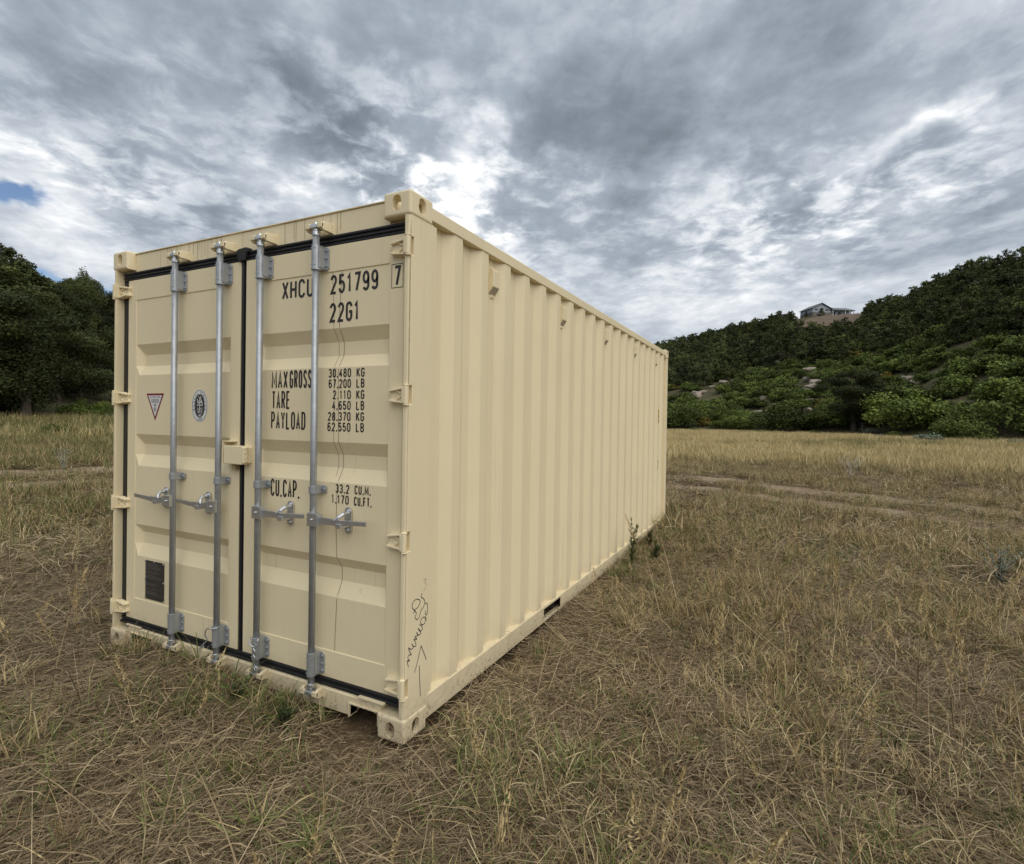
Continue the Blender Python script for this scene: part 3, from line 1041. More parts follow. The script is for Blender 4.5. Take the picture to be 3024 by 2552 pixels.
# seal wires twisted round the two middle brackets
w = MB()
w.tube(smooth_path([(1.128, -.02, .322), (1.10, -.040, .318), (1.068, -.034, .312), (1.045, -.03, .300), (1.020, -.02, .262), (1.026, -.012, .235), (1.008, -.018, .210), (.985, -.03, .180), (.992, -.03, .176), (1.018, -.026, .196)], 40), .0035, 6)
w.build("seal_wire", GALV_B, door_l, smooth=True)
w = MB()
w.tube(smooth_path([(1.405, -.02, .320), (1.430, -.042, .296), (1.462, -.03, .285), (1.468, -.02, .322), (1.452, -.034, .285), (1.460, -.03, .250), (1.450, -.03, .215), (1.452, -.03, .180), (1.464, -.034, .160), (1.476, -.034, .170), (1.468, -.034, .182), (1.452, -.032, .176)], 60), .0035, 6)
w.tube(smooth_path([(1.466, -.03, .300), (1.452, -.038, .280), (1.466, -.036, .262), (1.452, -.036, .245), (1.464, -.036, .228), (1.454, -.034, .214)], 40), .003, 6)
w.build("seal_wire", GALV_B, door_r, smooth=True)

# lock box over the meeting edge
lb = MB()
lb.prism([(1.152, 1.257), (1.302, 1.257), (1.318, 1.266), (1.318, 1.352), (1.302, 1.360), (1.152, 1.360)], 1, -.010, .045)
lbo = lb.build("lock_box", PAINT, door_r, .004, 3)
mb = MB()
for k in range(9):
    mb.tube([(1.3185, .004 + .003 * math.sin(k * 2.1), 1.275 + k * .009), (1.3205, .012 + .004 * math.cos(k * 1.7), 1.279 + k * .009)], .006, 6)
mb.build("weld_bead", PAINT, lbo, smooth=True)
mb = MB()
mb.box(1.130, 1.200, -.004, .044, 1.380, 1.386).box(1.130, 1.137, -.004, .044, 1.262, 1.380)
mb.build("lock_bracket", PAINT, door_l, .002)
MB().box(1.190, 1.216, .012, .040, 1.222, 1.257).build("lock_tab", PAINT_D, door_l, .003)


# ================================================================ LETTERING (stroke alphabet)
def arc(cx, cy, rx, ry, a0, a1, n=10):
    return [(cx + rx * math.cos(math.radians(a0 + (a1 - a0) * k / n)), cy + ry * math.sin(math.radians(a0 + (a1 - a0) * k / n))) for k in range(n + 1)]


RR = arc(.5, .77, .5, .23, 0, 180) + arc(.5, .23, .5, .23, 180, 360) + [(1, .77)]
SIX = arc(.5, .77, .5, .23, 25, 180, 8) + [(0, .30)] + arc(.5, .30, .5, .30, 180, 540, 18)
GLY = {
    '0': [RR], 'O': [RR], '1': [[(.05, .78), (.55, 1), (.55, 0)]],
    '2': [arc(.5, .75, .5, .25, 170, -25, 10) + [(0, 0), (1, 0)]],
    '3': [arc(.48, .765, .48, .235, 160, -85, 10) + [(.35, .53)], [(.35, .53)] + arc(.48, .265, .52, .265, 85, -165, 12)],
    '4': [[(.72, 1), (0, .27), (1.02, .27)], [(.74, .55), (.74, 0)]],
    '5': [[(.92, 1), (.10, 1), (.05, .56)] + arc(.48, .32, .52, .31, 135, -165, 14)],
    '6': [SIX], '9': [[(1 - a, 1 - b) for a, b in SIX]],
    '7': [[(0, 1), (1, 1), (.36, 0)]],
    '8': [arc(.5, .77, .45, .23, -90, 270, 18), arc(.5, .27, .5, .27, 90, 450, 18)],
    'X': [[(0, 1), (1, 0)], [(1, 1), (0, 0)]], 'H': [[(0, 0), (0, 1)], [(1, 0), (1, 1)], [(0, .5), (1, .5)]],
    'C': [arc(.5, .77, .5, .23, 5, 180) + arc(.5, .23, .5, .23, 180, 355)],
    'U': [[(0, 1)] + arc(.5, .23, .5, .23, 180, 360) + [(1, 1)]],
    'G': [arc(.5, .77, .5, .23, 5, 180) + arc(.5, .23, .5, .23, 180, 360) + [(1, .48), (.5, .48)]],
    'K': [[(0, 0), (0, 1)], [(1, 1), (.05, .42)], [(.32, .58), (1, 0)]], 'L': [[(0, 1), (0, 0), (.9, 0)]],
    'B': [[(0, 0), (0, 1), (.5, 1)] + arc(.5, .765, .45, .235, 90, -90, 8) + [(0, .53)], [(.5, .53)] + arc(.5, .265, .5, .265, 90, -90, 8) + [(0, 0)]],
    'M': [[(0, 0), (0, 1), (.5, .25), (1, 1), (1, 0)]], 'A': [[(0, 0), (.5, 1), (1, 0)], [(.16, .3), (.84, .3)]],
    'R': [[(0, 0), (0, 1), (.5, 1)] + arc(.5, .755, .5, .245, 90, -90, 8) + [(0, .51)], [(.5, .51), (1, 0)]],
    'P': [[(0, 0), (0, 1), (.5, 1)] + arc(.5, .74, .5, .26, 90, -90, 8) + [(0, .48)]],
    'S': [arc(.5, .77, .48, .23, 15, 215, 12) + arc(.5, .25, .5, .25, 40, -165, 14)],
    'T': [[(0, 1), (1, 1)], [(.5, 1), (.5, 0)]], 'E': [[(.95, 1), (0, 1), (0, 0), (.95, 0)], [(0, .52), (.85, .52)]],
    'F': [[(.95, 1), (0, 1), (0, 0)], [(0, .52), (.85, .52)]],
    'Y': [[(0, 1), (.5, .45), (1, 1)], [(.5, .45), (.5, 0)]], 'D': [[(0, 0), (0, 1), (.45, 1)] + arc(.45, .75, .55, .25, 90, 0, 6) + arc(.45, .25, .55, .25, 0, -90, 6) + [(0, 0)]],
    'V': [[(0, 1), (.5, 0), (1, 1)]], 'I': [[(.5, 0), (.5, 1)]], 'N': [[(0, 0), (0, 1), (1, 0), (1, 1)]],
    '.': [[(.5, 0), (.5, .001)]], ' ': [],
}
ADV = {'.': .42, ' ': .55, 'I': .5, 'M': 1.25, '1': .8}


def ribbon(mb, pts, w, to3, k=0):
    pts = [np.array(p, float) for p in pts]
    pts = [p for i, p in enumerate(pts) if i == 0 or np.linalg.norm(p - pts[i - 1]) > 1e-6]
    if len(pts) < 2: return
    closed = np.linalg.norm(pts[0] - pts[-1]) < 1e-4 and len(pts) > 3
    if closed: pts = pts[:-1]
    n = len(pts)
    L, Rr = [], []
    for i in range(n):
        a = pts[i - 1] if (i > 0 or closed) else None
        b = pts[(i + 1) % n] if (i < n - 1 or closed) else None
        ts = []
        if a is not None: ts.append((pts[i] - a) / np.linalg.norm(pts[i] - a))
        if b is not None: ts.append((b - pts[i]) / np.linalg.norm(b - pts[i]))
        t = sum(ts); t = t / (np.linalg.norm(t) + 1e-9)
        nn = np.array([-t[1], t[0]])
        mit = 1.0 / max(.55, abs(nn @ np.array([-ts[0][1], ts[0][0]])))
        p = pts[i]
        L.append(p + nn * w / 2 * mit); Rr.append(p - nn * w / 2 * mit)
    vs = [to3(q, k) for q in L] + [to3(q, k) for q in Rr]
    fs = [(i, (i + 1) % n, n + (i + 1) % n, n + i) for i in range(n if closed else n - 1)]
    mb.add(vs, fs)


def on_door(p, k=0):
    return (p[0], panel_y(p[1]) - .0012 - k * .00012, p[1])


def on_frame(p, k=0):
    return (p[0], .044 - .0012 - k * .00012, p[1])


def lettering(text, x0, x1, z0, z1, sw, parent, to3=on_door, mat=None, mb=None):
    adv = [ADV.get(c, 1.0) for c in text]
    gap = .26
    tot = sum(adv) + gap * (len(text) - 1)
    u = (x1 - x0) / tot
    own = mb is None
    if own: mb = MB()
    x = x0; k = 0
    for c, a in zip(text, adv):
        gw = a * u
        for st in GLY[c]:
            if c == '.':
                pts = [(x + gw / 2 - sw * .55, z0 + sw * .55), (x + gw / 2 + sw * .55, z0 + sw * .55)]
                ribbon(mb, pts, sw * 1.1, to3, k)
            else:
                pts = [(x + sw / 2 + p[0] * (gw - sw), z0 + sw / 2 + p[1] * (z1 - z0 - sw)) for p in st]
                ribbon(mb, pts, sw, to3, k)
            k = (k + 1) % 4
        x += gw + gap * u
    if own:
        return mb.build("lettering", mat or INK, parent)


LT = door_r
lettering("XHCU", 1.541, 1.776, 2.159, 2.259, .0138, LT)
lettering("251799", 1.895, 2.210, 2.157, 2.256, .0138, LT)
lettering("22G1", 1.892, 2.092, 2.013, 2.113, .0138, LT)
mb = MB()
for pts in ([(2.298, 2.152), (2.363, 2.152)], [(2.298, 2.264), (2.363, 2.264)], [(2.2965, 2.1505), (2.2965, 2.2655)], [(2.3645, 2.1505), (2.3645, 2.2655)]):
    ribbon(mb, pts, .003, on_frame)
mb.build("lettering_frame", INK, LT)
mb = MB()
lettering("7", 2.310, 2.352, 2.159, 2.257, .0138, LT, on_frame, mb=mb)
mb.build("lettering", INK, LT)
lettering("MAX", 1.467, 1.592, 1.680, 1.777, .0106, LT); lettering("GROSS", 1.606, 1.770, 1.680, 1.777, .0106, LT)
lettering("TARE", 1.470, 1.612, 1.569, 1.667, .0106, LT)
lettering("PAYLOAD", 1.466, 1.728, 1.459, 1.555, .0106, LT)
for tx, x0, z in (("30.480", 1.890, 1.731), ("67.200", 1.891, 1.677), ("2.110", 1.920, 1.6205), ("4.650", 1.917, 1.566), ("28.370", 1.888, 1.510), ("62.550", 1.886, 1.456)):
    lettering(tx, x0, 2.042, z, z + .046, .0070, LT)
for k, z in enumerate((1.731, 1.677, 1.6205, 1.566, 1.510, 1.456)):
    lettering("KG" if k % 2 == 0 else "LB", 2.078, 2.131, z, z + .046, .0070, LT)
lettering("CU.CAP.", 1.469, 1.690, 1.092, 1.188, .0106, LT)
lettering("33.2", 1.947, 2.040, 1.143, 1.189, .0070, LT); lettering("CU.M.", 2.075, 2.180, 1.144, 1.190, .0070, LT)
lettering("1.170", 1.920, 2.037, 1.088, 1.134, .0070, LT); lettering("CU.FT.", 2.072, 2.186, 1.087, 1.133, .0070, LT)

# stickers on the left door
def flat(mb, pts, k, y0=PF):
    n = len(pts)
    mb.add([(p[0], y0 - .0008 - k * .0003, p[1]) for p in pts], [tuple(range(n))])


def onl(k0):
    return lambda p, k=0: (p[0], PF - .0008 - k0 * .0003 - k * .00008, p[1])


tri = [(.304, 1.664), (.490, 1.664), (.398, 1.490)]
cen = np.mean(tri, axis=0)
mb = MB(); flat(mb, tri, 0)
ts = mb.build("warning_sticker", REDP, door_l, label="triangular warning sticker with a dark red border")
mb = MB(); flat(mb, [tuple(cen + (np.array(p) - cen) * .78) for p in tri], 1); mb.build("sticker_face", WHITE, ts)
mb = MB()
lettering("ATTENTION", .343, .451, 1.634, 1.646, .0022, None, onl(2), mb=mb)
mb.build("lettering", REDP, ts)
mb = MB()
for k, (hw, z) in enumerate(((.040, 1.624), (.043, 1.616), (.039, 1.608), (.013, 1.595), (.014, 1.587), (.012, 1.577), (.016, 1.567), (.016, 1.560), (.010, 1.552))):
    x = .398 - hw
    while x < .398 + hw - .004:
        wd = random.uniform(.004, .011)
        ribbon(mb, [(x, z), (min(x + wd, .398 + hw), z)], .0045, onl(2)); x += wd + .0025
q = mb.build("fine_print", INK, ts); q['kind'] = 'stuff'

ecx, ecz = .845, 1.586
def ell(rx, ry, n=40):
    # a tall oval with straightish sides
    out = []
    for k in range(n):
        a = 2 * math.pi * k / n
        c, s = math.cos(a), math.sin(a)
        out.append((ecx + rx * math.copysign(abs(c) ** .9, c), ecz + ry * math.copysign(abs(s) ** .9, s)))
    return out


mb = MB(); flat(mb, ell(.074, .0985), 0)
os_ = mb.build("oval_sticker", WHITE, door_l, label="white oval inspection seal sticker")
mb = MB()
e1 = ell(.068, .092, 48); ribbon(mb, e1 + [e1[0]], .003, onl(1))
e1 = ell(.048, .070, 48); ribbon(mb, e1 + [e1[0]], .0025, onl(1))
mb.build("sticker_ring", INK, os_)
mb = MB(); flat(mb, ell(.045, .067), 1); mb.build("sticker_emblem", PLATE, os_)
mb = MB()
o3 = onl(2)
def S(*pts, w=.004): ribbon(mb, [(ecx + a * .045, ecz + b * .067) for a, b in pts], w, o3)
# pale figure on the dark ground: seated shape with scales, shield with cross below
S((-.55, .05), (.62, .05), w=.005); S((.05, .75), (0, .30), (.05, -.60), w=.006); S((.05, .70), (.22, .82), (.30, .66), (.16, .55), w=.004)
S((-.5, .62), (-.42, .30), (-.2, .18), w=.005); S((.28, .55), (.5, .30), (.62, .14), w=.006); S((.0, .45), (.35, .25), w=.007); S((-.25, .5), (-.1, .25), w=.004)
S((-.45, -.12), (-.45, -.5), (-.15, -.72), (.2, -.80), (.5, -.55), (.55, -.12), w=.003); S((-.3, -.30), (-.1, -.30), w=.005); S((.2, -.28), (.42, -.28), w=.005)
S((-.3, -.52), (-.08, -.52), w=.004); S((.2, -.5), (.4, -.5), w=.004); S((-.25, .85), (-.1, .7), w=.003); S((-.2, -.88), (.25, -.88), w=.005)
mb.build("emblem_figure", WHITE, os_)
mb = MB()
def ring_text(txt, a0, a1, inside):
    for i, ch in enumerate(txt):
        a = math.radians(a0 + (a1 - a0) * (i + .5) / len(txt))
        p = np.array([ecx + .058 * math.cos(a), ecz + .081 * math.sin(a)])
        up = np.array([math.cos(a) / .058, math.sin(a) / .081]); up /= np.linalg.norm(up)
        if inside: up = -up
        rt = np.array([up[1], -up[0]])
        for st in GLY[ch]:
            ribbon(mb, [tuple(p + rt * (q[0] - .5) * .0075 + up * (q[1] - .5) * .0115) for q in st], .0019, onl(1))
ring_text("BUREAU", 205, 106, False)
mb.build("lettering", INK, os_); mb = MB()
ring_text("VERITAS", 90, -25, False)
mb.build("lettering", INK, os_); mb = MB()
ring_text("1828", 248, 292, True)
mb.build("lettering", INK, os_)

# data plate
mb = MB().box(.313, .511, PF - .004, PF + .001, .344, .592)
dp = mb.build("data_plate", PLATE, door_l, .0015)
mb = MB()
yk = lambda p, k=0: (p[0], PF - .0048, p[1])
z = .574
while z > .360:
    blank = random.random() < .18
    if not blank:
        x = .326
        xe = random.uniform(.42, .498)
        while x < xe:
            wd = random.uniform(.006, .03)
            ribbon(mb, [(x, z), (min(x + wd, .500), z)], .0034, yk); x += wd + .005
    z -= .0085
q = mb.build("plate_print", PLATE_T, dp); q['kind'] = 'stuff'
for x, z in ((.318, .586), (.412, .589), (.506, .586), (.317, .468), (.507, .468), (.318, .350), (.506, .350)):
    MB().tube([(x, PF - .002, z), (x, PF - .008, z)], .0055, 8).build("rivet", GALV_B, dp)

# thin trickles of dirt down the right door
def trickle(x0, ztop, zbot, amp, seed, w, parent, on=on_door, kind=None):
    mb = MB()
    n = 90
    pts = []
    for k in range(n):
        z = ztop + (zbot - ztop) * k / (n - 1)
        pts.append((x0 + amp * 2 * (vnoise(np.array([z * 3.0]), np.array([seed * 1.0]), seed)[0] - .5), z))
    ribbon(mb, pts, w, on)
    o = mb.build("dirt_trickle", DIRTLINE, parent)
    return o


trickle(1.928, 2.270, 1.225, .022, 3, .0022, LT)
trickle(1.963, 2.270, .335, .014, 5, .0030, LT)
onh = lambda p, k=0: (p[0], .0538, p[1])
for x, l in ((.50, .10), (.52, .11), (.545, .09), (.60, .11), (.635, .08), (.72, .11), (.76, .07), (.80, .11), (.815, .05), (.84, .10), (.87, .09), (.90, .11), (.93, .06), (.98, .10), (1.02, .05), (1.55, .11), (1.62, .09), (1.635, .11), (1.70, .10), (1.885, .06), (1.93, .11), (1.955, .09)):
    trickle(x, 2.572, 2.572 - l, .002, int(x * 100), random.uniform(.0012, .0026), header, onh)

# marker scribble on the side of the near post
SCR = [[[0.134, 0.679], [0.126, 0.664], [0.145, 0.649], [0.157, 0.629], [0.145, 0.608], [0.127, 0.598], [0.12, 0.584], [0.108, 0.565], [0.09, 0.566], [0.08, 0.581], [0.09, 0.594], [0.075, 0.614], [0.058, 0.631], [0.06, 0.652], [0.078, 0.662], [0.105, 0.658], [0.119, 0.641], [0.102, 0.621], [0.079, 0.616], [0.067, 0.601]],
       [[0.160, 0.619], [0.174, 0.619], [0.180, 0.598], [0.179, 0.576], [0.172, 0.561], [0.164, 0.566], [0.160, 0.578], [0.168, 0.581]],
       [[0.166, 0.551], [0.171, 0.533]], [[0.162, 0.555], [0.136, 0.557], [0.124, 0.542], [0.137, 0.524], [0.158, 0.525], [0.162, 0.543], [0.162, 0.555]],
       [[0.116, 0.532], [0.135, 0.517], [0.138, 0.5], [0.117, 0.501], [0.107, 0.517], [0.128, 0.488], [0.109, 0.483], [0.095, 0.501], [0.101, 0.483], [0.082, 0.486], [0.098, 0.467]],
       [[0.098, 0.467], [0.073, 0.476], [0.083, 0.463], [0.09, 0.439], [0.07, 0.443], [0.06, 0.459], [0.069, 0.438], [0.051, 0.436], [0.034, 0.449], [0.045, 0.424], [0.055, 0.409], [0.035, 0.414], [0.031, 0.4], [0.042, 0.384], [0.026, 0.392], [0.026, 0.386], [0.035, 0.357]],
       [[0.081, 0.313], [0.1, 0.348], [0.131, 0.424]], [[0.131, 0.424], [0.15, 0.388], [0.175, 0.338]], [[0.12, 0.331], [0.123, 0.264], [0.131, 0.176]]]
mb = MB()
for s in SCR:
    pts = smooth_path(s, len(s) * 5)
    ribbon(mb, [tuple(p) for p in pts], .0042, lambda p, k=0: (WD - .0042, p[0], p[1]))
mb.build("marker_scribble", MARKER, post_r)
mb = MB()
for s in ([[.142, .747], [.169, .737], [.153, .732], [.166, .709], [.144, .684]],):
    ribbon(mb, [tuple(p) for p in smooth_path(s, 24)], .002, lambda p, k=0: (WD - .0042, p[0], p[1]))
mb.build("faint_scribble", DIRTLINE, post_r)

# ventilators on the side wall
def vent_mesh():
    mb = MB()
    x0 = WD - .047
    mb.prism([(x0, 2.285), (x0, 2.432), (x0 + .024, 2.432), (x0 + .034, 2.424), (x0 + .034, 2.328)], 1, -.040, .040)
    mb.prism([(x0, 2.432), (x0, 2.452), (x0 + .006, 2.452), (x0 + .006, 2.432)], 1, -.022, .022)
    mb.prism([(x0, 2.262), (x0, 2.285), (x0 + .006, 2.285), (x0 + .006, 2.262)], 1, -.022, .022)
    for z in (2.443, 2.273):
        mb.tube([(x0 + .005, 0, z), (x0 + .011, 0, z)], .007, 8)
    return mb.mesh("ventilator", PAINT)


def grille_mesh():
    x0 = WD - .047
    mb = MB()
    a = np.array([x0 + .0035, 2.2865]); b = np.array([x0 + .0335, 2.3245])
    t = (b - a) / np.linalg.norm(b - a); nn = np.array([t[1], -t[0]])
    q = [a - nn * .001, b - nn * .001, b + nn * .0015, a + nn * .0015]
    mb.prism([tuple(p) for p in q], 1, -.034, .034)
    return mb.mesh("vent_grille", GRILLE)


VM, GM = vent_mesh(), grille_mesh()
for k in (1, 5, 9, 13, 17):
    yc = .388 + k * .2806 + .072 + .068 + .036
    o = link("ventilator", VM, box, .003, 2); o.location = (0, yc, 0)
    g_ = link("vent_grille", GM, o)

# two small height marks at the far end of the side
for z0, z1 in ((1.54, 1.70), (.91, 1.005)):
    mb = MB()
    fx = lambda p, k=0: (WD - .0085 + k * .0001, p[0], p[1])
    yb = .388 + 18 * .2806
    if z0 > 1.2:
        mb.add([(WD - .009, yb + .008, z0 - .01), (WD - .009, yb + .066, z0 - .01), (WD - .009, yb + .066, z1 + .01), (WD - .009, yb + .008, z1 + .01)], [(0, 1, 2, 3)])
        mb.build("height_mark", YEL, box); mb = MB()
    ribbon(mb, [(yb + .016, z1), (yb + .058, z1), (yb + .058, z0), (yb + .016, z0)], .012, fx)
    if z0 > 1.2: ribbon(mb, [(yb + .02, (z0 + z1) / 2), (yb + .058, (z0 + z1) / 2)], .012, fx)
    mb.build("height_mark", INK, box)


# ================================================================ HILL: house, rocks, bare banks
def ray_hit(xd, yd, r0=20.0, r1=420.0):
    d = pix_dir(xd, yd)
    hd_ = math.hypot(d[0], d[1])
    r = np.linspace(r0, r1, 3000)
    x = CAM[0] + d[0] / hd_ * r; y = CAM[1] + d[1] / hd_ * r; z = CAM[2] + d[2] / hd_ * r
    zt = np.maximum(hill_z(x, y), ground_base(x, y))
    k = np.argmax(zt >= z)
    return np.array([x[k], y[k], zt[k]]), r[k]


def at_head(xd, r):
    th = math.radians(head(xd))
    x = CAM[0] - r * math.sin(th); y = CAM[1] + r * math.cos(th)
    z = float(np.maximum(hill_z(np.array([x]), np.array([y])), ground_base(np.array([x]), np.array([y])))[0])
    return np.array([x, y, z])


BANKM = simple("red_brown_bank", (0.145, 0.108, 0.078), 0.95, 0, 0.4, 0.35, 0.7, 1.2, 0.1)


def bank(xd0, xd1, ra, rb_, seed, label):
    n, k = 40, 16
    vs = []
    for i in range(n):
        xd = xd0 + (xd1 - xd0) * i / (n - 1)
        wob = 0.25 * (vnoise(np.array([i * .35]), np.array([seed * 1.0]), seed)[0] - .5)
        e = math.sin(math.pi * i / (n - 1)) ** .5
        mid = (ra + rb_) / 2; half = (rb_ - ra) / 2
        for j in range(k):
            q = -1 + 2 * j / (k - 1)
            p = at_head(xd, mid + half * q * e * (1 + wob))
            vs.append((p[0], p[1], p[2] + .22))
    idx = np.arange(n * k).reshape(n, k)
    f = np.stack([idx[:-1, :-1], idx[:-1, 1:], idx[1:, 1:], idx[1:, :-1]], -1).reshape(-1, 4)
    o = link("dirt_bank", np_mesh("dirt_bank", np.array(vs), f, BANKM, True))
    return tag(o, label, "bank", kind='structure')


bank(1618, 1768, 205, 259, 4, "bare red brown bank falling away below the hilltop house")
BP, BR = ray_hit(1522, 697)
bank(1478, 1562, BR - 16, BR + 12, 9, "bare tan clearing among the junipers left of the hilltop house")

# ---- house
HC = at_head(1692, 266)
hz = HC[2] + 1.6
hr = np.array([ROWS[0][0], ROWS[0][1], 0.0]); hr /= np.linalg.norm(hr)
house = empty("house", (HC[0], HC[1], hz), "long grey house with a gabled block and a low porch wing on the hilltop", "house")
house.scale = (.95, .86, .92)
house.rotation_euler = (0, 0, math.atan2(hr[1], hr[0]) + math.radians(6))
SID = simple("grey_siding", (0.33, 0.35, 0.39), 0.8)
STONE = simple("stone_base", (0.17, 0.15, 0.135), 0.9)
ROOF = simple("metal_roof", (0.13, 0.155, 0.15), 0.45, 0.2)
TRIM = simple("white_trim", (0.6, 0.6, 0.58), 0.7)
GLASS = simple("dark_glass", (0.03, 0.035, 0.04), 0.15)
MB().prism([(-9.0, 1.3), (-.2, 1.3), (-.2, 2.9), (-4.9, 5.3), (-9.0, 3.1)], 1, 0, 10).build("wall", SID, house)
MB().box(-9.05, -.15, -.06, 10.05, -2.2, 1.3).build("stone_base", STONE, house)
rf = MB()
for (xa, za), (xb, zb) in (((-9.6, 2.95), (-4.9, 5.45)), ((-4.9, 5.45), (.3, 2.85))):
    rf.prism([(xa, za), (xb, zb), (xb, zb + .22), (xa, za + .22)], 1, -.7, 10.5)
rf.build("roof", ROOF, house)
MB().box(-.15, 10.6, 1.5, 8, -2.0, 2.7).build("wing_wall", SID, house)
wr = MB()
wr.add([(-1.2, -.9, 2.55), (11.4, -.9, 2.55), (11.4, 8.6, 2.55), (-1.2, 8.6, 2.55), (-1.2, 4.0, 4.5), (9.8, 4.0, 4.5)],
       [(0, 1, 5, 4), (1, 2, 5), (2, 3, 4, 5), (3, 0, 4), (3, 2, 1, 0)])
wr.build("wing_roof", ROOF, house)
MB().box(-.1, 10.9, -.7, 1.5, -2.0, .15).build("porch_deck", TRIM, house)
for x in (.4, 3.6, 6.4, 8.6, 10.6):
    MB().box(x - .12, x + .12, -.6, -.36, .15, 2.56).build("porch_post", TRIM, house)
for x0, x1, y, z0, z1 in ((-8.2, -6.6, -.02, 2.0, 3.0), (-5.6, -3.8, -.02, 1.9, 3.4), (-3.0, -1.6, -.02, 1.9, 3.0), (1.0, 3.0, 1.48, .5, 2.2), (4.0, 5.8, 1.48, .5, 2.2), (7.0, 8.2, 1.48, .2, 2.2), (-7.6, -6.0, -.09, -.4, .8)):
    wn = MB().box(x0, x1, y - .05, y + .05, z0, z1).build("window", TRIM, house)
    MB().box(x0 + .1, x1 - .1, y - .08, y - .055, z0 + .1, z1 - .1).build("pane", GLASS, wn)


# ---- rocks
def rock_mesh(seed):
    bm = bmesh.new()
    bmesh.ops.create_icosphere(bm, subdivisions=3, radius=1.0)
    r = np.random.default_rng(seed)
    pl = [(Vector(r.normal(size=3)).normalized(), r.uniform(.55, .85)) for _ in range(9)] + [(Vector((0, 0, 1)), .6)]
    for v in bm.verts:
        for nn, dd in pl:
            k = v.co.dot(nn)
            if k > dd: v.co -= nn * (k - dd) * .92
        v.co *= 1 + .05 * (r.random() - .5)
    me = bpy.data.meshes.new("rock"); bm.to_mesh(me); bm.free()
    me.materials.append(ROCK)
    return me


ROCKS = [rock_mesh(k) for k in range(6)]
# x, y on the slope (2090 px copy), width m, height m
RK = [(1652, 758, 2.6, 1.0), (1662, 768, 3.0, 1.0), (1650, 778, 2.4, .9), (1668, 783, 2.8, 1.0), (1656, 792, 2.4, .9), (1644, 800, 1.8, .8),
      (1640, 812, 1.6, .7), (1652, 822, 1.8, .7), (1648, 840, 1.2, .6), (1415, 815, 3.0, 1.3), (1422, 806, 2.2, 1.0), (1450, 793, 2.2, .8),
      (1478, 782, 2.0, .8), (1500, 778, 2.2, .6), (1520, 762, 2.6, .8), (1535, 760, 2.0, .7), (1556, 815, 1.2, .8), (1545, 848, 2.6, .9),
      (1790, 768, 1.6, .7), (1850, 778, 2.4, .9), (1868, 782, 1.8, .7), (1835, 773, 1.6, .6), (1436, 802, 1.8, .7), (1590, 742, 2.0, .8), (1700, 748, 2.0, .7)]
for k, (xd, yd, w_, h_) in enumerate(RK):
    p, rr_ = ray_hit(xd, yd)
    o = link("rock", ROCKS[k % 6])
    o.location = (p[0], p[1], p[2] + h_ * .25)
    o.scale = (w_ * .66, w_ * .55, h_ * .85)
    o.rotation_euler = (random.uniform(-.2, .2), random.uniform(-.2, .2), random.uniform(0, 6))
    if k < 9 or k == 23 or k == 24:
        tag(o, "flat sandstone block in the stony gully down the middle of the scrub slope", "rock", "sandstone blocks in the gully")
    elif 18 <= k <= 21:
        tag(o, "pale rock showing through scrub right of the big dark juniper", "rock", "pale rocks right of the big juniper")
    else:
        tag(o, "pale rock ledge among scrub oaks just right of the container", "rock", "pale rock ledges beside the container")


# ================================================================ TREES
def leaf_quads(lobes, n, size, seed, asp=1.5, shell=.38, up=.25):
    r = np.random.default_rng(seed)
    L = np.array(lobes, float)
    vol = (L[:, 3] * L[:, 4] * L[:, 5]) ** .67
    li = r.choice(len(L), n, p=vol / vol.sum())
    d = r.normal(size=(n, 3)); d /= np.linalg.norm(d, axis=1)[:, None]
    rad = r.random(n) ** shell * (1 + .10 * r.normal(size=n))
    P = L[li, :3] + d * L[li, 3:6] * rad[:, None]
    P[:, 2] = np.maximum(P[:, 2], 0.02)
    N = d + r.normal(size=(n, 3)) * .75 + np.array([0, 0, up]); N /= np.linalg.norm(N, axis=1)[:, None]
    A = np.cross(N, r.normal(size=(n, 3))); A /= np.linalg.norm(A, axis=1)[:, None]
    B = np.cross(N, A)
    s = size * r.uniform(.55, 1.45, n)
    a = A * (s * asp / 2)[:, None]; b = B * (s / 2)[:, None]
    vs = np.stack([P - a, P + b * .9 - a * .1, P + a, P - b + a * .2], 1).reshape(-1, 3)
    f = np.arange(4 * n).reshape(n, 4)
    lobe_c = r.random(len(L))
    col = np.clip(.55 * r.random(n) + .45 * lobe_c[li], 0, 1)
    return vs, f, col


def juniper_lobes(seed, slim=1.0, ragged=.5):
    r = np.random.default_rng(seed)
    lobes = []
    for k in range(28):
        z = r.uniform(.05, .90)
        prof = .36 * slim * (1 - ((z - .18) / .85) ** 2 if z > .18 else .8) + .03
        a = r.uniform(0, 2 * math.pi); q = prof * r.uniform(.35, .95 + ragged * .25)
        s = r.uniform(.07, .15) * (1.15 - .55 * z)
        lobes.append((q * math.cos(a), q * math.sin(a), z, s * 1.25, s * 1.25, s * .85))
    lobes.append((0, 0, .45, .16 * slim, .16 * slim, .36)); lobes.append((.02, 0, .92, .05, .05, .09))
    return lobes


def oak_lobes(seed):
    r = np.random.default_rng(seed)
    lobes = []
    for k in range(22):
        a = r.uniform(0, 2 * math.pi); q = .42 * math.sqrt(r.random())
        top = .52 * (1 - (q / .6) ** 2)
        s = r.uniform(.10, .17)
        z = top * r.uniform(.45, 1.05)
        lobes.append((q * math.cos(a), q * math.sin(a), max(z, .08), s * 1.1, s * 1.1, s * .85))
    lobes.append((0, 0, .2, .40, .40, .20))
    return lobes


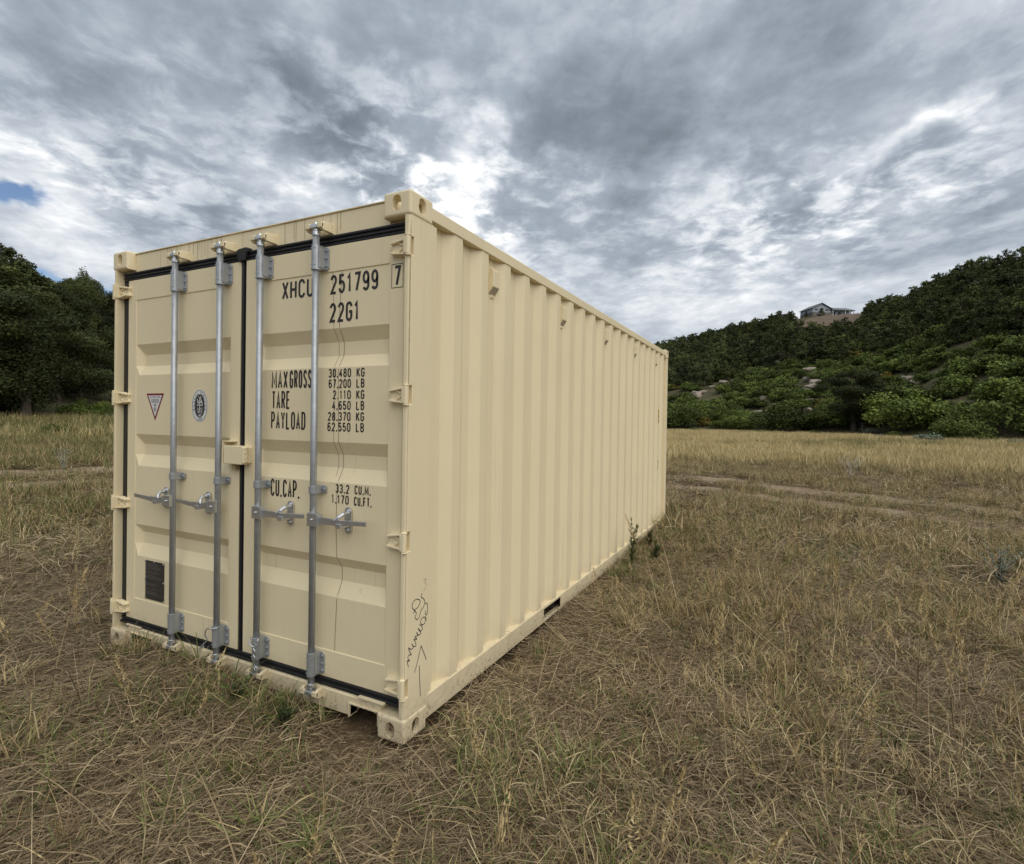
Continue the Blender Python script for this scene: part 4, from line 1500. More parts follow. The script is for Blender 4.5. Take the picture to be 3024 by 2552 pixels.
def trunk_mesh(seed, h=.75, r0=.022, limbs=7, lean=.05, name="trunk", mat=None):
    r = np.random.default_rng(seed)
    mb = MB()
    path = [(0, 0, -.04)]
    for k in range(1, 6):
        path.append((path[-1][0] + r.normal() * lean * .4, path[-1][1] + r.normal() * lean * .4, h * k / 5))
    mb.tube(path, [r0 * 1.3, r0, r0 * .8, r0 * .6, r0 * .4, r0 * .15], 6)
    for k in range(limbs):
        i = 1 + k % 4
        p = np.array(path[i]); a = r.uniform(0, 6.28); l = r.uniform(.14, .26)
        q = p + np.array([math.cos(a) * l, math.sin(a) * l, l * r.uniform(.2, .8)])
        mid = (p + q) / 2 + r.normal(size=3) * .015
        mb.tube([p, mid, q], [r0 * .45, r0 * .3, r0 * .1], 5)
    return mb.mesh(name, mat or BARK)


def crown_mesh(lobes, n, size, seed, mat, **kw):
    vs, f, col = leaf_quads(lobes, n, size, seed, **kw)
    return np_mesh("crown", vs, f, mat, False, col)


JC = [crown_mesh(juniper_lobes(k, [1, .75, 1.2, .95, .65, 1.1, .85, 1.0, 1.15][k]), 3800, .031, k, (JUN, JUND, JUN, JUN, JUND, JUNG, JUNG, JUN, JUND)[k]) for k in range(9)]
JT = [trunk_mesh(k) for k in range(3)]
OC = [crown_mesh(oak_lobes(20 + k), 2600, .040, 40 + k, OAK) for k in range(6)]
OCN = [crown_mesh(oak_lobes(60 + k), 7000, .024, 80 + k, OAK) for k in range(3)]
OY = crown_mesh(oak_lobes(29), 2600, .040, 49, OAKY)
OT = [trunk_mesh(30 + k, .35, .02, 6, .05, "stem") for k in range(2)]
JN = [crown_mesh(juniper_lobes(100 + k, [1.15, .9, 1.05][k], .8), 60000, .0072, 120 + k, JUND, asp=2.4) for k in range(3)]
SG = crown_mesh(oak_lobes(33), 900, .05, 53, SAGE)


def plant_tree(name, crown, trunk, p, h, wscale, label, cat, group=None, tname="trunk"):
    o = empty(name, (p[0], p[1], p[2] - .05), label, cat, group)
    c = link("crown", crown, o)
    t = link(tname, trunk, o)
    o.scale = (h * wscale, h * wscale, h)
    o.rotation_euler = (0, 0, random.uniform(0, 6.28))
    return o


def gn_scatter(name, protos, P, ROT, SCL, label, cat, seed=0):
    """one object of kind stuff: protos instanced on points"""
    c = bpy.data.collections.new(name + "_kinds")
    for i, me in enumerate(protos):
        q = bpy.data.objects.new("%s_kind_%02d" % (name, i), me)
        c.objects.link(q)
    P = np.asarray(P, np.float32)
    n = len(P)
    me = bpy.data.meshes.new(name)
    me.vertices.add(n); me.vertices.foreach_set('co', P.ravel())
    a = me.attributes.new('rot', 'FLOAT_VECTOR', 'POINT'); a.data.foreach_set('vector', np.asarray(ROT, np.float32).ravel())
    a = me.attributes.new('scl', 'FLOAT_VECTOR', 'POINT'); a.data.foreach_set('vector', np.asarray(SCL, np.float32).ravel())
    a = me.attributes.new('idx', 'INT', 'POINT')
    a.data.foreach_set('value', np.random.default_rng(seed).integers(0, len(protos), n).astype(np.int32))
    me.update()
    o = bpy.data.objects.new(name, me); COL.objects.link(o)
    ng = bpy.data.node_groups.new(name + "_scatter", 'GeometryNodeTree')
    ng.interface.new_socket("Geometry", in_out='INPUT', socket_type='NodeSocketGeometry')
    ng.interface.new_socket("Geometry", in_out='OUTPUT', socket_type='NodeSocketGeometry')
    N = ng.nodes; L = ng.links
    gi = N.new('NodeGroupInput'); go = N.new('NodeGroupOutput')
    ip = N.new('GeometryNodeInstanceOnPoints')
    ci = N.new('GeometryNodeCollectionInfo')
    ci.inputs['Collection'].default_value = c
    ci.inputs['Separate Children'].default_value = True
    ci.inputs['Reset Children'].default_value = True
    L.new(gi.outputs[0], ip.inputs['Points']); L.new(ci.outputs[0], ip.inputs['Instance'])
    ip.inputs['Pick Instance'].default_value = True
    for nm, ty, sock in (('idx', 'INT', 'Instance Index'), ('rot', 'FLOAT_VECTOR', 'Rotation'), ('scl', 'FLOAT_VECTOR', 'Scale')):
        at = N.new('GeometryNodeInputNamedAttribute'); at.data_type = ty
        at.inputs['Name'].default_value = nm
        L.new([s for s in at.outputs if s.enabled and s.name == 'Attribute'][0], ip.inputs[sock])
    L.new(ip.outputs[0], go.inputs[0])
    md = o.modifiers.new("scatter", 'NODES'); md.node_group = ng
    return tag(o, label, cat, kind='stuff')


# hand-set plants along the meadow edge: x, base y (photo), width m, height m
def edge_pos(xd, yd):
    d = pix_dir(xd, yd)
    hd_ = math.hypot(d[0], d[1])
    r = np.linspace(15, 110, 4000)
    x = CAM[0] + d[0] / hd_ * r; y = CAM[1] + d[1] / hd_ * r; z = CAM[2] + d[2] / hd_ * r
    zt = np.maximum(ground_base(x, y), hill_z(x, y))
    k = np.argmax(zt >= z)
    if zt[k] < z[k]: k = len(r) - 1
    return np.array([x[k], y[k], zt[k]]), r[k]


def px_m(r):
    return r * 0.88 / (1586.86 / 1.4469)        # metres per pixel of the 2090 px copy


EDGE = [  # kind, x, base y, width px, height px, label
    ('o', 1512, 880, 80, 42, "low scrub oak clump at the meadow edge, left of two side by side"),
    ('o', 1592, 882, 130, 62, "wide round scrub oak clump below the stony gully at the meadow edge"),
    ('o', 1955, 903, 100, 62, "lone scrub oak bush standing forward into the meadow on the right"),
    ('j', 1742, 880, 150, 125, "broad nearly black juniper, biggest tree at the foot of the scrub slope"),
    ('o', 1480, 866, 60, 50, "small scrub oak in front of the rock ledge"),
    ('o', 1400, 872, 85, 60, "scrub oak beside the far corner of the container"),
    ('o', 1845, 878, 150, 85, "dense scrub oak thicket right of the big dark juniper"),
    ('o', 2050, 885, 150, 90, "wide scrub oak thicket behind the lone meadow bush"),
    ('o', 1680, 872, 70, 50, "scrub oak bush tucked under the left side of the big juniper"),
    ('o', 1700, 895, 0, 0, None)]
TAKEN = []
for k, (kd, xd, yd, wpx, hpx, lab) in enumerate(EDGE):
    if not lab: continue
    p, r = edge_pos(xd, yd)
    w_, h_ = wpx * px_m(r), hpx * px_m(r)
    TAKEN.append((p[0], p[1], w_ * .5))
    if kd == 'o':
        h_n = h_ / .62
        plant_tree("scrub_oak", OCN[k % 3], OT[k % 2], p, h_n, w_ / h_n / .95, lab, "shrub", "scrub oaks along the meadow edge", "stem")
    else:
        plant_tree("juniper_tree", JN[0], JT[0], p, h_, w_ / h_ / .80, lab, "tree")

# ---- scatter over the right-hand slope
def cand(t0, t1, spacing, seed, rmax=1.06):
    r = np.random.default_rng(seed)
    xs = np.arange(-260, 200, spacing); ys = np.arange(-60, 360, spacing)
    X, Y = np.meshgrid(xs, ys)
    X = X.ravel() + r.uniform(-.48, .48, X.size) * spacing; Y = Y.ravel() + r.uniform(-.48, .48, Y.size) * spacing
    R = np.hypot(X - CAM[0], Y - CAM[1]); TH = np.degrees(np.arctan2(-(X - CAM[0]), Y - CAM[1]))
    rb = np.interp(TH, PH, PB); rc = np.interp(TH, PH, PR)
    T = (R - rb) / (rc - rb)
    k = (TH > t0) & (TH < t1) & (T > .012) & (T < rmax)
    X, Y, R, TH, T = X[k], Y[k], R[k], TH[k], T[k]
    Z = hill_z(X, Y)
    return X, Y, Z, R, TH, T


def xd_of(TH):
    return (np.tan(np.radians(26.05 - TH)) * 1586.86 + 1545.05) * 2090 / 3024


X, Y, Z, R, TH, T = cand(-30, 40, 3.4, 11)
XD = xd_of(TH)
ok = np.ones(len(X), bool)
ok &= ~((XD > 1612) & (XD < 1765) & (R > 196) & (R < 285))                    # bank and house
ok &= ~((np.abs(XD - 1520) < 45) & (np.abs(R - BR) < 15))
ok &= ~((np.abs(XD - (1652 + 6 * np.sin(R * .3))) < 17) & (R < 140) & (R > 78))                # gully
for x, y, w_ in TAKEN:
    ok &= np.hypot(X - x, Y - y) > w_ * .8
# keep the sight lines to the rock ledges clear
for (xd, yd, w_, h_) in RK[9:]:
    p, rr_ = ray_hit(xd, yd)
    ok &= ~((np.abs(XD - xd) < 11) & (R < rr_ + 1) & (R > rr_ - 9))
nz = fbm(X * .05, Y * .05, 40)
is_oak = T < (.31 + .16 * (nz - .5) * 2 + np.where(XD > 1720, .14, 0.0))
keep_p = np.where(is_oak, .92, .80)
sel = np.random.default_rng(5)
ok &= sel.random(len(X)) < keep_p
ok &= ~((fbm(X * .11 + 9, Y * .11, 44) > .76) & (T > .05))
X, Y, Z, R, TH, T, XD, is_oak = [a[ok] for a in (X, Y, Z, R, TH, T, XD, is_oak)]
vis = (TH < 13.5) & (TH > -19.5)


def individuals(mask, maker, lim):
    idx = np.where(mask & vis)[0]
    idx = idx[np.argsort(R[idx])]
    for i in idx[:lim]:
        maker(i)
    rest = np.concatenate([idx[lim:], np.where(mask & ~vis)[0]])
    return rest


def place_words(i):
    x = XD[i]
    if x > 1920: return "on the far right of the slope"
    if x > 1790: return "right of the big dark juniper"
    if x > 1700: return "behind the big dark juniper"
    if x > 1600: return "around the stony gully"
    if x > 1480: return "left of the stony gully"
    return "beside the far end of the container"


def mk_oak(i):
    h = random.uniform(2.4, 4.4); wv = random.uniform(1.1, 1.6)
    yellow = random.random() < .05
    lev = "at the meadow edge" if T[i] < .06 else "low in the scrub belt" if T[i] < .15 else "high in the scrub belt"
    size = "tall" if h > 3.4 else "low"
    p = (X[i], Y[i], Z[i])
    if yellow:
        plant_tree("scrub_oak", OY, OT[i % 2], p, h * .8, wv, "yellowing scrub oak %s, %s" % (lev, place_words(i)), "shrub", "yellowing scrub oaks " + lev + " " + place_words(i), "stem")
    else:
        plant_tree("scrub_oak", OC[i % 6], OT[i % 2], p, h, wv, "%s green scrub oak %s, %s" % (size, lev, place_words(i)), "shrub", "%s scrub oaks %s %s" % (size, lev, place_words(i)), "stem")


def mk_jun(i):
    h = random.uniform(3.0, 7.0); wv = random.uniform(.75, 1.35)
    x = XD[i]
    pl = ("on the far right of the hill" if x > 1930 else "right of the hilltop house" if x > 1775 else "straight below the hilltop house" if x > 1610
          else "left of the hilltop house" if x > 1480 else "just past the container's far corner")
    lev = "just above the scrub" if T[i] < .42 else "half way up" if T[i] < .66 else "near the crest"
    size = "tall" if h > 5.1 else "small"
    plant_tree("juniper_tree", JC[i % 9], JT[i % 3], (X[i], Y[i], Z[i]), h, wv, "%s dark juniper %s, %s" % (size, lev, pl), "tree", "%s junipers %s %s" % (size, lev, pl))


rest_o = individuals(is_oak, mk_oak, 290)
rest_j = individuals(~is_oak, mk_jun, 200)
print("oaks", is_oak.sum(), "jun", (~is_oak).sum(), "rest", len(rest_o), len(rest_j))


def rest_scatter(name, protos, idx, hlo, hhi, wlo, whi, label, cat, seed):
    r = np.random.default_rng(seed)
    n = len(idx)
    h = r.uniform(hlo, hhi, n); w_ = r.uniform(wlo, whi, n)
    P = np.column_stack([X[idx], Y[idx], Z[idx] - .05])
    gn_scatter(name, protos, P, np.column_stack([np.zeros(n), np.zeros(n), r.uniform(0, 6.28, n)]), np.column_stack([h * w_, h * w_, h]), label, cat, seed)


rest_scatter("scrub_thicket", OC, rest_o, 2.6, 4.6, 1.0, 1.5, "continuous scrub oak cover further along the slope", "scrub", 3)
rest_scatter("juniper_wood", JC, rest_j, 3.6, 6.6, .85, 1.25, "unbroken dark juniper wood towards the top of the slope", "wood", 4)

# skyline junipers along the crest, one by one
for k, xd in enumerate((1385, 1408, 1432, 1455, 1492, 1500, 1520, 1545, 1562, 1580, 1598, 1612, 1790, 1812, 1836, 1858, 1885, 1905, 1930, 1948, 1968, 1990, 2012, 2030, 2055, 2080, 2105)):
    rc = float(np.interp(head(xd), PH, PR))
    p = at_head(xd, rc * random.uniform(.97, 1.0))
    h = random.uniform(3.2, 5.2) if xd < 1700 else random.uniform(4.0, 6.4)
    plant_tree("juniper_tree", JC[k % 9], JT[k % 3], p, h, random.uniform(.9, 1.3),
               "juniper standing out on the skyline left of the house" if xd < 1700 else "juniper standing out on the skyline right of the house", "tree",
               "skyline junipers left of the house" if xd < 1700 else "skyline junipers right of the house")
for xd, r, h, wv, lab in ((1641, 262, 2.7, .8, "small pointed conifer at the left corner of the house"), (1671, 259.5, 3.4, 1.0, "round dark conifer in front of the gabled block of the house"),
                          (1709, 260, 2.6, .7, "small dark conifer in front of the porch wing"), (1746, 262, 2.6, 1.0, "small lone conifer just right of the house")):
    p = at_head(xd, r)
    plant_tree("conifer", JC[(int(xd)) % 6], JT[0], p, h, wv, lab, "tree")
p = at_head(1990, 140)
dm = trunk_mesh(77, .95, .03, 14, .06, "trunk", DEADW)
o = empty("dead_tree", p, "pale leafless dead tree on the upper slope near the crest", "tree"); o.scale = (4.2, 4.2, 5.2)
link("trunk", dm, o)

# ---- left side: big dark junipers in front, woods behind
LEFT = [  # x px, distance, height, width factor, mesh, label
    (52, 31.0, 5.9, 1.25, 0, "large dark juniper with low branches, nearest tree left of the container"),
    (-95, 33.0, 7.2, 1.1, 1, "tall dark juniper at the very edge behind the nearest one"),
    (162, 41.0, 7.6, .72, 1, "tall dark juniper with a ragged pointed top rising over its neighbours"),
    (118, 37.5, 6.2, 1.0, 2, "bushy dark juniper between the nearest one and the ragged pointed one"),
    (207, 47.0, 6.6, .95, 0, "dark juniper closest to the left edge of the container doors")]
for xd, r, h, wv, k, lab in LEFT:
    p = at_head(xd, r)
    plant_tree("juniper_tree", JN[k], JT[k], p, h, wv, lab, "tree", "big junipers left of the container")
p = at_head(168, 33); plant_tree("scrub_oak", OCN[0], OT[0], p, 1.9, 1.1, "small light green bush at the foot of the left junipers", "shrub", None, "stem")
p = at_head(222, 36); plant_tree("scrub_oak", OCN[1], OT[1], p, 1.5, 1.2, "small green bush beside the left edge of the doors", "shrub", None, "stem")
p = at_head(120, 24); plant_tree("scrub_oak", OCN[2], OT[1], p, 1.0, 1.1, "knee high green bush in the tall grass left of the container", "shrub", None, "stem")
X, Y, Z, R, TH, T = cand(40, 112, 3.7, 17)
ok = np.random.default_rng(8).random(len(X)) < .9
ok &= R > 40
X, Y, Z, R, TH, T = [a[ok] for a in (X, Y, Z, R, TH, T)]
XD = xd_of(TH)
vis = (TH > 61.5) & (TH < 74)


def mk_left(i):
    plant_tree("juniper_tree", JC[i % 9], JT[i % 3], (X[i], Y[i], Z[i]), random.uniform(3.4, 5.2), random.uniform(.9, 1.25),
               ("dark juniper high up on the left skyline" if T[i] > .6 else "dark juniper in the wood behind the big left junipers"), "tree", ("junipers on the left skyline" if T[i] > .6 else "junipers behind the big left ones"))


rest_l = individuals(np.ones(len(X), bool), mk_left, 60)
rest_scatter("slope_wood", JC, rest_l, 3.6, 5.4, .9, 1.25, "dark juniper wood covering the slope behind the container", "wood", 6)


# ================================================================ GRASS
def blades(n, spread, lmin, lmax, width, emin, emax, droop, seed, comb=None, curl=.6, seg=3, z0=.0, cbias=(0, 1), base_pow=.5):
    """n curved tapering blades; returns verts, faces, colour"""
    r = np.random.default_rng(seed)
    L = r.uniform(lmin, lmax, n)
    ph = r.uniform(0, 2 * math.pi, n) if comb is None else r.normal(0, comb, n) + np.where(r.random(n) < .5, 0, math.pi)
    e = np.radians(r.uniform(emin, emax, n))
    q = spread * r.random(n) ** base_pow; a = r.uniform(0, 2 * math.pi, n)
    bx = q * np.cos(a); by = q * np.sin(a); bz = r.random(n) * z0
    dph = r.normal(0, curl, n)
    dr = droop * r.uniform(.4, 1.4, n)
    w = width * r.uniform(.6, 1.4, n)
    px, py, pz = bx.copy(), by.copy(), bz.copy()
    rows = []
    for k in range(seg + 1):
        t = k / seg
        p = ph + dph * t
        ee = e - dr * t * 1.2
        if k:
            st = L / seg
            px = px + st * np.cos(p) * np.cos(ee); py = py + st * np.sin(p) * np.cos(ee); pz = pz + st * np.sin(ee)
        pz = np.maximum(pz, .003)
        ww = w * (1 - .75 * t ** 1.5) / 2
        nx, ny = -np.sin(p) * ww, np.cos(p) * ww
        tw = r.normal(0, .5, n) * ww
        rows.append(np.stack([np.stack([px - nx, py - ny, pz - tw], 1), np.stack([px + nx, py + ny, pz + tw], 1)], 1))
    V = np.stack(rows, 1)                       # n, seg+1, 2, 3
    base = (np.arange(n) * (seg + 1) * 2)[:, None]
    F = []
    for k in range(seg):
        F.append(np.concatenate([base + 2 * k, base + 2 * k + 1, base + 2 * k + 3, base + 2 * k + 2], 1))
    F = np.stack(F, 1).reshape(-1, 4)
    c = cbias[0] + (cbias[1] - cbias[0]) * r.random(n)
    return V.reshape(-1, 3), F, np.repeat(c, seg)


def join(parts, name, mats):
    """parts: (verts, faces, col, material index)"""
    V, F, C, M = [], [], [], []
    k = 0
    for v, f, c, mi in parts:
        V.append(v); F.append(f + k); C.append(c); M.append(np.full(len(f), mi)); k += len(v)
    me = np_mesh(name, np.concatenate(V), np.concatenate(F), None, False, np.concatenate(C))
    for mt in mats: me.materials.append(mt)
    me.polygons.foreach_set('material_index', np.concatenate(M).astype(np.int32))
    return me


def seed_stalk(seed, h=.45, heads=1):
    r = np.random.default_rng(seed)
    V, F, C, M = [], [], [], []
    mb = MB(); hv = MB()
    for s in range(heads):
        a = r.uniform(0, 6.28); lean = r.uniform(.02, .35) * h
        hh = h * r.uniform(.75, 1.1)
        x0, y0 = r.normal(0, .02, 2)
        path = [(x0 + math.cos(a) * lean * t ** 1.8, y0 + math.sin(a) * lean * t ** 1.8, hh * t) for t in np.linspace(0, 1, 6)]
        mb.tube(path, [.0021, .002, .0018, .0015, .0012, .001], 3, caps=False)
        top = np.array(path[-1]); pr = np.array(path[-2]); d = (top - pr) / np.linalg.norm(top - pr)
        ln = r.uniform(.08, .15)
        for k in range(26):
            t = k / 26
            p = top - d * (ln * .3) + d * (ln * 1.3 * t)
            b = r.uniform(0, 6.28); w = .0105 * math.sin(math.pi * min(.95, t + .12)) + .002
            o_ = np.array([math.cos(b), math.sin(b), .9]); l = .018 * r.uniform(.7, 1.3)
            sd_ = np.cross(o_, d); sd_ /= np.linalg.norm(sd_) + 1e-9
            q = p + o_ * np.array([w, w, .004])
            hv.add([p, q + sd_ * .0028, q + d * l + o_ * np.array([.002, .002, 0]), q - sd_ * .0028], [(0, 1, 2, 3)])
    def arr(b):
        f4 = np.array([f if len(f) == 4 else (*f, f[-1]) for f in b.f])
        return np.array(b.v), f4
    v, f = arr(mb); v2, f2 = arr(hv)
    return join([(v, f, r.random(len(f)), 0), (v2, f2, r.random(len(f2)), 1)], "seed_stalk", [STRAW, SEED])


NK = 5
STRAW_N = [np_mesh("straw", *blades(170, .26,   .05, .24, .0029, -3, 18, .35, 200 + k, comb=.75, curl=.7, z0=.035)[:2], STRAWB, False, blades(170, .26,   .05, .24, .0029, -3, 18, .35, 200 + k, comb=.75, curl=.7, z0=.035)[2]) for k in range(NK)]
STRAW_C = []
for k in range(NK):
    a = blades(90, .22, .03, .12, .0032, 0, 55, 1.1, 230 + k, curl=1.4, z0=.02)
    STRAW_C.append(np_mesh("straw", a[0], a[1], STRAWB, False, a[2]))
STRAW_M = []
for k in range(NK):
    a = blades(120, .45, .12, .36, .008, 0, 35, .5, 260 + k, curl=.7, z0=.04)
    STRAW_M.append(np_mesh("straw", a[0], a[1], STRAW, False, a[2]))
DRY = []
for k in range(NK):
    a = blades(34, .07, .08, .24, .0036, 50, 88, .55, 300 + k)
    b = blades(16, .06, .06, .16, .0038, 45, 85, .5, 320 + k)
    DRY.append(join([(*a, 0), (*b, 1)], "grass_tuft", [GOLD, GREEN]))
SHORT = []
for k in range(NK):
    a = blades(70, .17, .04, .13, .0032, 25, 85, .8, 380 + k, curl=.9)
    b = blades(36, .17, .04, .13, .0036, 40, 85, .7, 390 + k)
    d_ = blades(50, .18, .04, .12, .0034, 5, 70, .9, 395 + k, curl=1.1)
    SHORT.append(join([(*a, 0), (*b, 1), (*d_, 2)], "grass_tuft", [GOLD, GREEN, STRAW]))
GRN = []
for k in range(NK):
    a = blades(34, .06, .05, .17, .0044, 40, 85, .6, 340 + k)
    b = blades(10, .07, .06, .20, .0036, 40, 85, .6, 360 + k)
    GRN.append(join([(*a, 1), (*b, 0)], "grass_tuft", [GOLD, GREEN]))
MID = []
for k in range(NK):
    a = blades(60, .28, .12, .34, .007, 55, 88, .5, 400 + k)
    b = blades(40, .26, .08, .26, .007, 50, 88, .5, 420 + k)
    c = blades(40, .30, .08, .24, .007, 5, 50, .6, 430 + k)
    MID.append(join([(*a, 0), (*b, 1), (*c, 2)], "grass_clump", [GOLD, GREEN, STRAW]))
FARG = []
for k in range(NK):
    a = blades(150, .75, .20, .50, .011, 62, 89, .25, 440 + k, seg=2)
    b = blades(40, .75, .15, .40, .012, 55, 88, .3, 460 + k, seg=2)
    FARG.append(join([(*a, 0), (*b, 1)], "grass_clump", [FARGOLD, GREEN]))
FARN = []
for k in range(NK):
    a = blades(70, .75, .2, .45, .010, 60, 88, .3, 480 + k, seg=2)
    b = blades(120, .75, .22, .50, .010, 58, 88, .35, 500 + k, seg=2)
    FARN.append(join([(*a, 0), (*b, 1)], "grass_clump", [GOLD, GREEN]))
STALK = [seed_stalk(520 + k, .40 + .03 * k, 1 + k % 3) for k in range(6)]
LONG = []
for k in range(4):
    a = blades(4, .12, .35, .85, .0042, 8, 48, .25, 560 + k, curl=.15, cbias=(.7, 1.0))
    LONG.append(np_mesh("straw_stalk", a[0], a[1], STRAW, False, a[2]))


def pts_in(r0, r1, dens, seed, h0=-44, h1=96):
    r = np.random.default_rng(seed)
    area = math.pi * (r1 ** 2 - r0 ** 2) * (h1 - h0) / 360
    n = int(area * dens)
    rr = np.sqrt(r.uniform(r0 ** 2, r1 ** 2, n)); th = np.radians(r.uniform(h0, h1, n))
    return CAM[0] - rr * np.sin(th), CAM[1] + rr * np.cos(th), rr, np.degrees(th), r


def outside(x, y, m=0.0):
    gap_ = (x > 2.3) & (x < 2.58) & (y > .15) & (y < 1.6)
    gap_ |= (x > 1.95) & (x < 2.36) & (y > -.16) & (y < .3)
    gap_ |= (np.hypot(x - 2.47, y + .16) < .30) & (np.arange(len(x)) % 4 != 0)
    gap_ |= (np.hypot(x - .10, y + .10) < .24) & (np.arange(len(x)) % 3 != 0)
    return ~gap_ & ~((x > -.02 - m) & (x < 2.44 + m) & (y > .02 - m) & (y < 6.07 + m))


def green_mask(x, y):
    g_ = fbm(x * .55 + 5, y * .55 + 3, 61)
    th = np.degrees(np.arctan2(-(x - CAM[0]), y - CAM[1]))
    g_ = g_ + .10 * np.clip((th - 58) / 14, 0, 1) * (np.hypot(x - CAM[0], y - CAM[1]) < 60)
    return g_


def scat(name, protos, x, y, r, smin, smax, label, cat, seed, tilt=.1, align=None, zoff=0.0):
    n = len(x)
    z = ground_base(x, y) + zoff
    yaw = r.uniform(0, 6.28, n) if align is None else align + r.normal(0, .35, n)
    rot = np.column_stack([r.normal(0, tilt, n), r.normal(0, tilt, n), yaw])
    s = r.uniform(smin, smax, n) * (.72 + .56 * fbm(x * .22 + 3, y * .22 + 8, 97))
    return gn_scatter(name, protos, np.column_stack([x, y, z]), rot, np.column_stack([s, s, s]), label, cat, seed)


def cat2(*parts):
    return [np.concatenate(c) for c in zip(*parts)]


def thin(x, y, rr, th, r, prob):
    k = r.random(len(x)) < prob
    return x[k], y[k], rr[k], th[k], r


def ruts(x, y):
    return np.minimum(dist_path(x, y, RUT_A), dist_path(x, y, RUT_B))


def bare(x, y):
    return fbm(x * .9 + 17, y * .9 + 40, 71)


# combed straw: flow direction from a smooth field
x, y, rr, th, r = pts_in(.8, 7.5, 46, 1)
b_ = bare(x, y)
p_ = np.where(outside(x, y, -.02), 1, 0) * np.clip((0.92 - b_) * 4, .5, 1) * np.where(x > 2.9, .62, 1.0)
x, y, rr, th, r = thin(x, y, rr, th, r, p_)
flow = math.radians(35) + 2.6 * (fbm(x * .45, y * .45, 81) - .5) * 2
scat("straw_litter", STRAW_N, x, y, r, .7, 1.25, "flattened brown straw matted over the soil around the container", "straw", 11, .10, flow)
x, y, rr, th, r = pts_in(.8, 8.5, 48, 2)
x, y, rr, th, r = thin(x, y, rr, th, r, outside(x, y, -.02) * np.clip((.9 - bare(x, y)) * 3, .5, 1))
scat("curled_straw", STRAW_C, x, y, r, .7, 1.4, "short curled dead grass blades strewn over the soil", "straw", 12)
x, y, rr, th, r = pts_in(6.5, 19, 5.0, 3)
x, y, rr, th, r = thin(x, y, rr, th, r, outside(x, y, .0) * np.clip((ruts(x, y) - .2) * 1.6, .25, 1))
scat("straw_thatch", STRAW_M, x, y, r, .7, 1.3, "brown dead thatch lying between the grass further out", "straw", 13)

x, y, rr, th, r = pts_in(.9, 9, 42, 4)
g_ = green_mask(x, y)
p_ = outside(x, y, .0) * np.clip((.62 - g_) * 3.0, .02, 1) * np.where(x < 2.8, .30, 1.0) * np.clip((fbm(x * 1.3, y * 1.3, 66) - .33) * 3.5, .05, 1)
x, y, rr, th, r = thin(x, y, rr, th, r, p_)
scat("dry_grass", DRY, x, y, r, .6, 1.35, "thin upright dry grass tufts scattered over the near meadow", "grass", 14, .15)
x, y, rr, th, r = pts_in(.9, 10, 52, 5)
g_ = green_mask(x, y)
hug = np.exp(-((y + .10) / .16) ** 2) * (x > .25) * (x < 2.0) * .5 + np.exp(-((x - 2.62) / .16) ** 2) * (y > 2.2) * (y < 6.2) * .8
p_ = outside(x, y, .01) * np.clip(np.clip((g_ - np.where(x > 2.7, .43, .48)) * 4.5, 0, .9) * np.clip((rr - .6) / 2.5, .3, 1) + hug + .03, 0, 1)
x, y, rr, th, r = thin(x, y, rr, th, r, p_)
scat("green_grass", GRN, x, y, r, .6, 1.4, "small green grass tufts sprouting through the straw", "grass", 15, .15)
x, y, rr, th, r = pts_in(.9, 15, 30, 44)
p_ = outside(x, y, .0) * np.where(x < 2.7, .10 + .5 * np.clip((-1.5 - x) / 2, 0, 1), 1.0) * np.clip(.25 + 2.2 * (fbm(x * .9 + 3, y * .9, 77) - .28), .12, 1) * np.clip((ruts(x, y) - .15) * 2, .22, 1)
x, y, rr, th, r = thin(x, y, rr, th, r, p_)
scat("short_dry_grass", SHORT, x, y, r, .7, 1.5, "fine short dry grass covering the soil between the taller tufts", "grass", 24, .12)
x, y, rr, th, r = pts_in(7.5, 26, 9.0, 6)
x, y, rr, th, r = thin(x, y, rr, th, r, outside(x, y, .05) * np.clip((ruts(x, y) - .50) * 2.2, .01, 1) * np.clip(.35 + 1.6 * (fbm(x * .5, y * .5, 33) - .25), .1, 1))
scat("meadow_grass", MID, x, y, r, .55, 1.15, "knee high dry grass mixed with green in the middle of the meadow", "grass", 16, .1)
x, y, rr, th, r = pts_in(22, 95, 2.4, 7)
lim = np.interp(th, PH, PB)
gz = np.clip((th - 52) / 10, 0, 1) + np.clip((fbm(x * .12, y * .12, 52) - .62) * 5, 0, .8) + .5 * ((th < -8) & (rr > 40) & (rr < 52))
u = r.random(len(x))
k = (rr < lim + 2.5 - 9 * np.clip(fbm(x * .16, y * .16, 57) - .42, 0, 1))
kg = k & (u > gz * .8) ; kn = k & ~(u > gz * .8)
scat("golden_grass", FARG, x[kg], y[kg], r, .7, 1.2, "tall golden dry grass covering the far meadow", "grass", 17, .08)
scat("tall_green_grass", FARN, x[kn], y[kn], r, .7, 1.2, "tall greener grass patches at the far side of the meadow", "grass", 18, .08)
x, y, rr, th, r = pts_in(9, 26, 4.0, 27, 56, 96)
x, y, rr, th, r = thin(x, y, rr, th, r, np.clip((ruts(x, y) - .4) * 1.5, 0, 1))
scat("lush_grass", FARN, x, y, r, .45, .8, "long green grass in front of the left junipers", "grass", 19, .08)
x, y, rr, th, r = pts_in(1.2, 12, 12, 8)
x, y, rr, th, r = thin(x, y, rr, th, r, outside(x, y, .05) * np.where(x < 2.9, .20, .9) * np.clip((fbm(x * .8, y * .8, 92) - .25) * 3 + np.where((rr < 3.4) & (th < 22), .6, 0), .1, 1))
scat("seed_stalks", STALK, x, y, r, .65, 1.3, "thin golden seed stalks standing above the short grass", "grass", 20, .16)
x, y, rr, th, r = pts_in(1.2, 9, 3.6, 9)
x, y, rr, th, r = thin(x, y, rr, th, r, outside(x, y, .3) * 1.0)
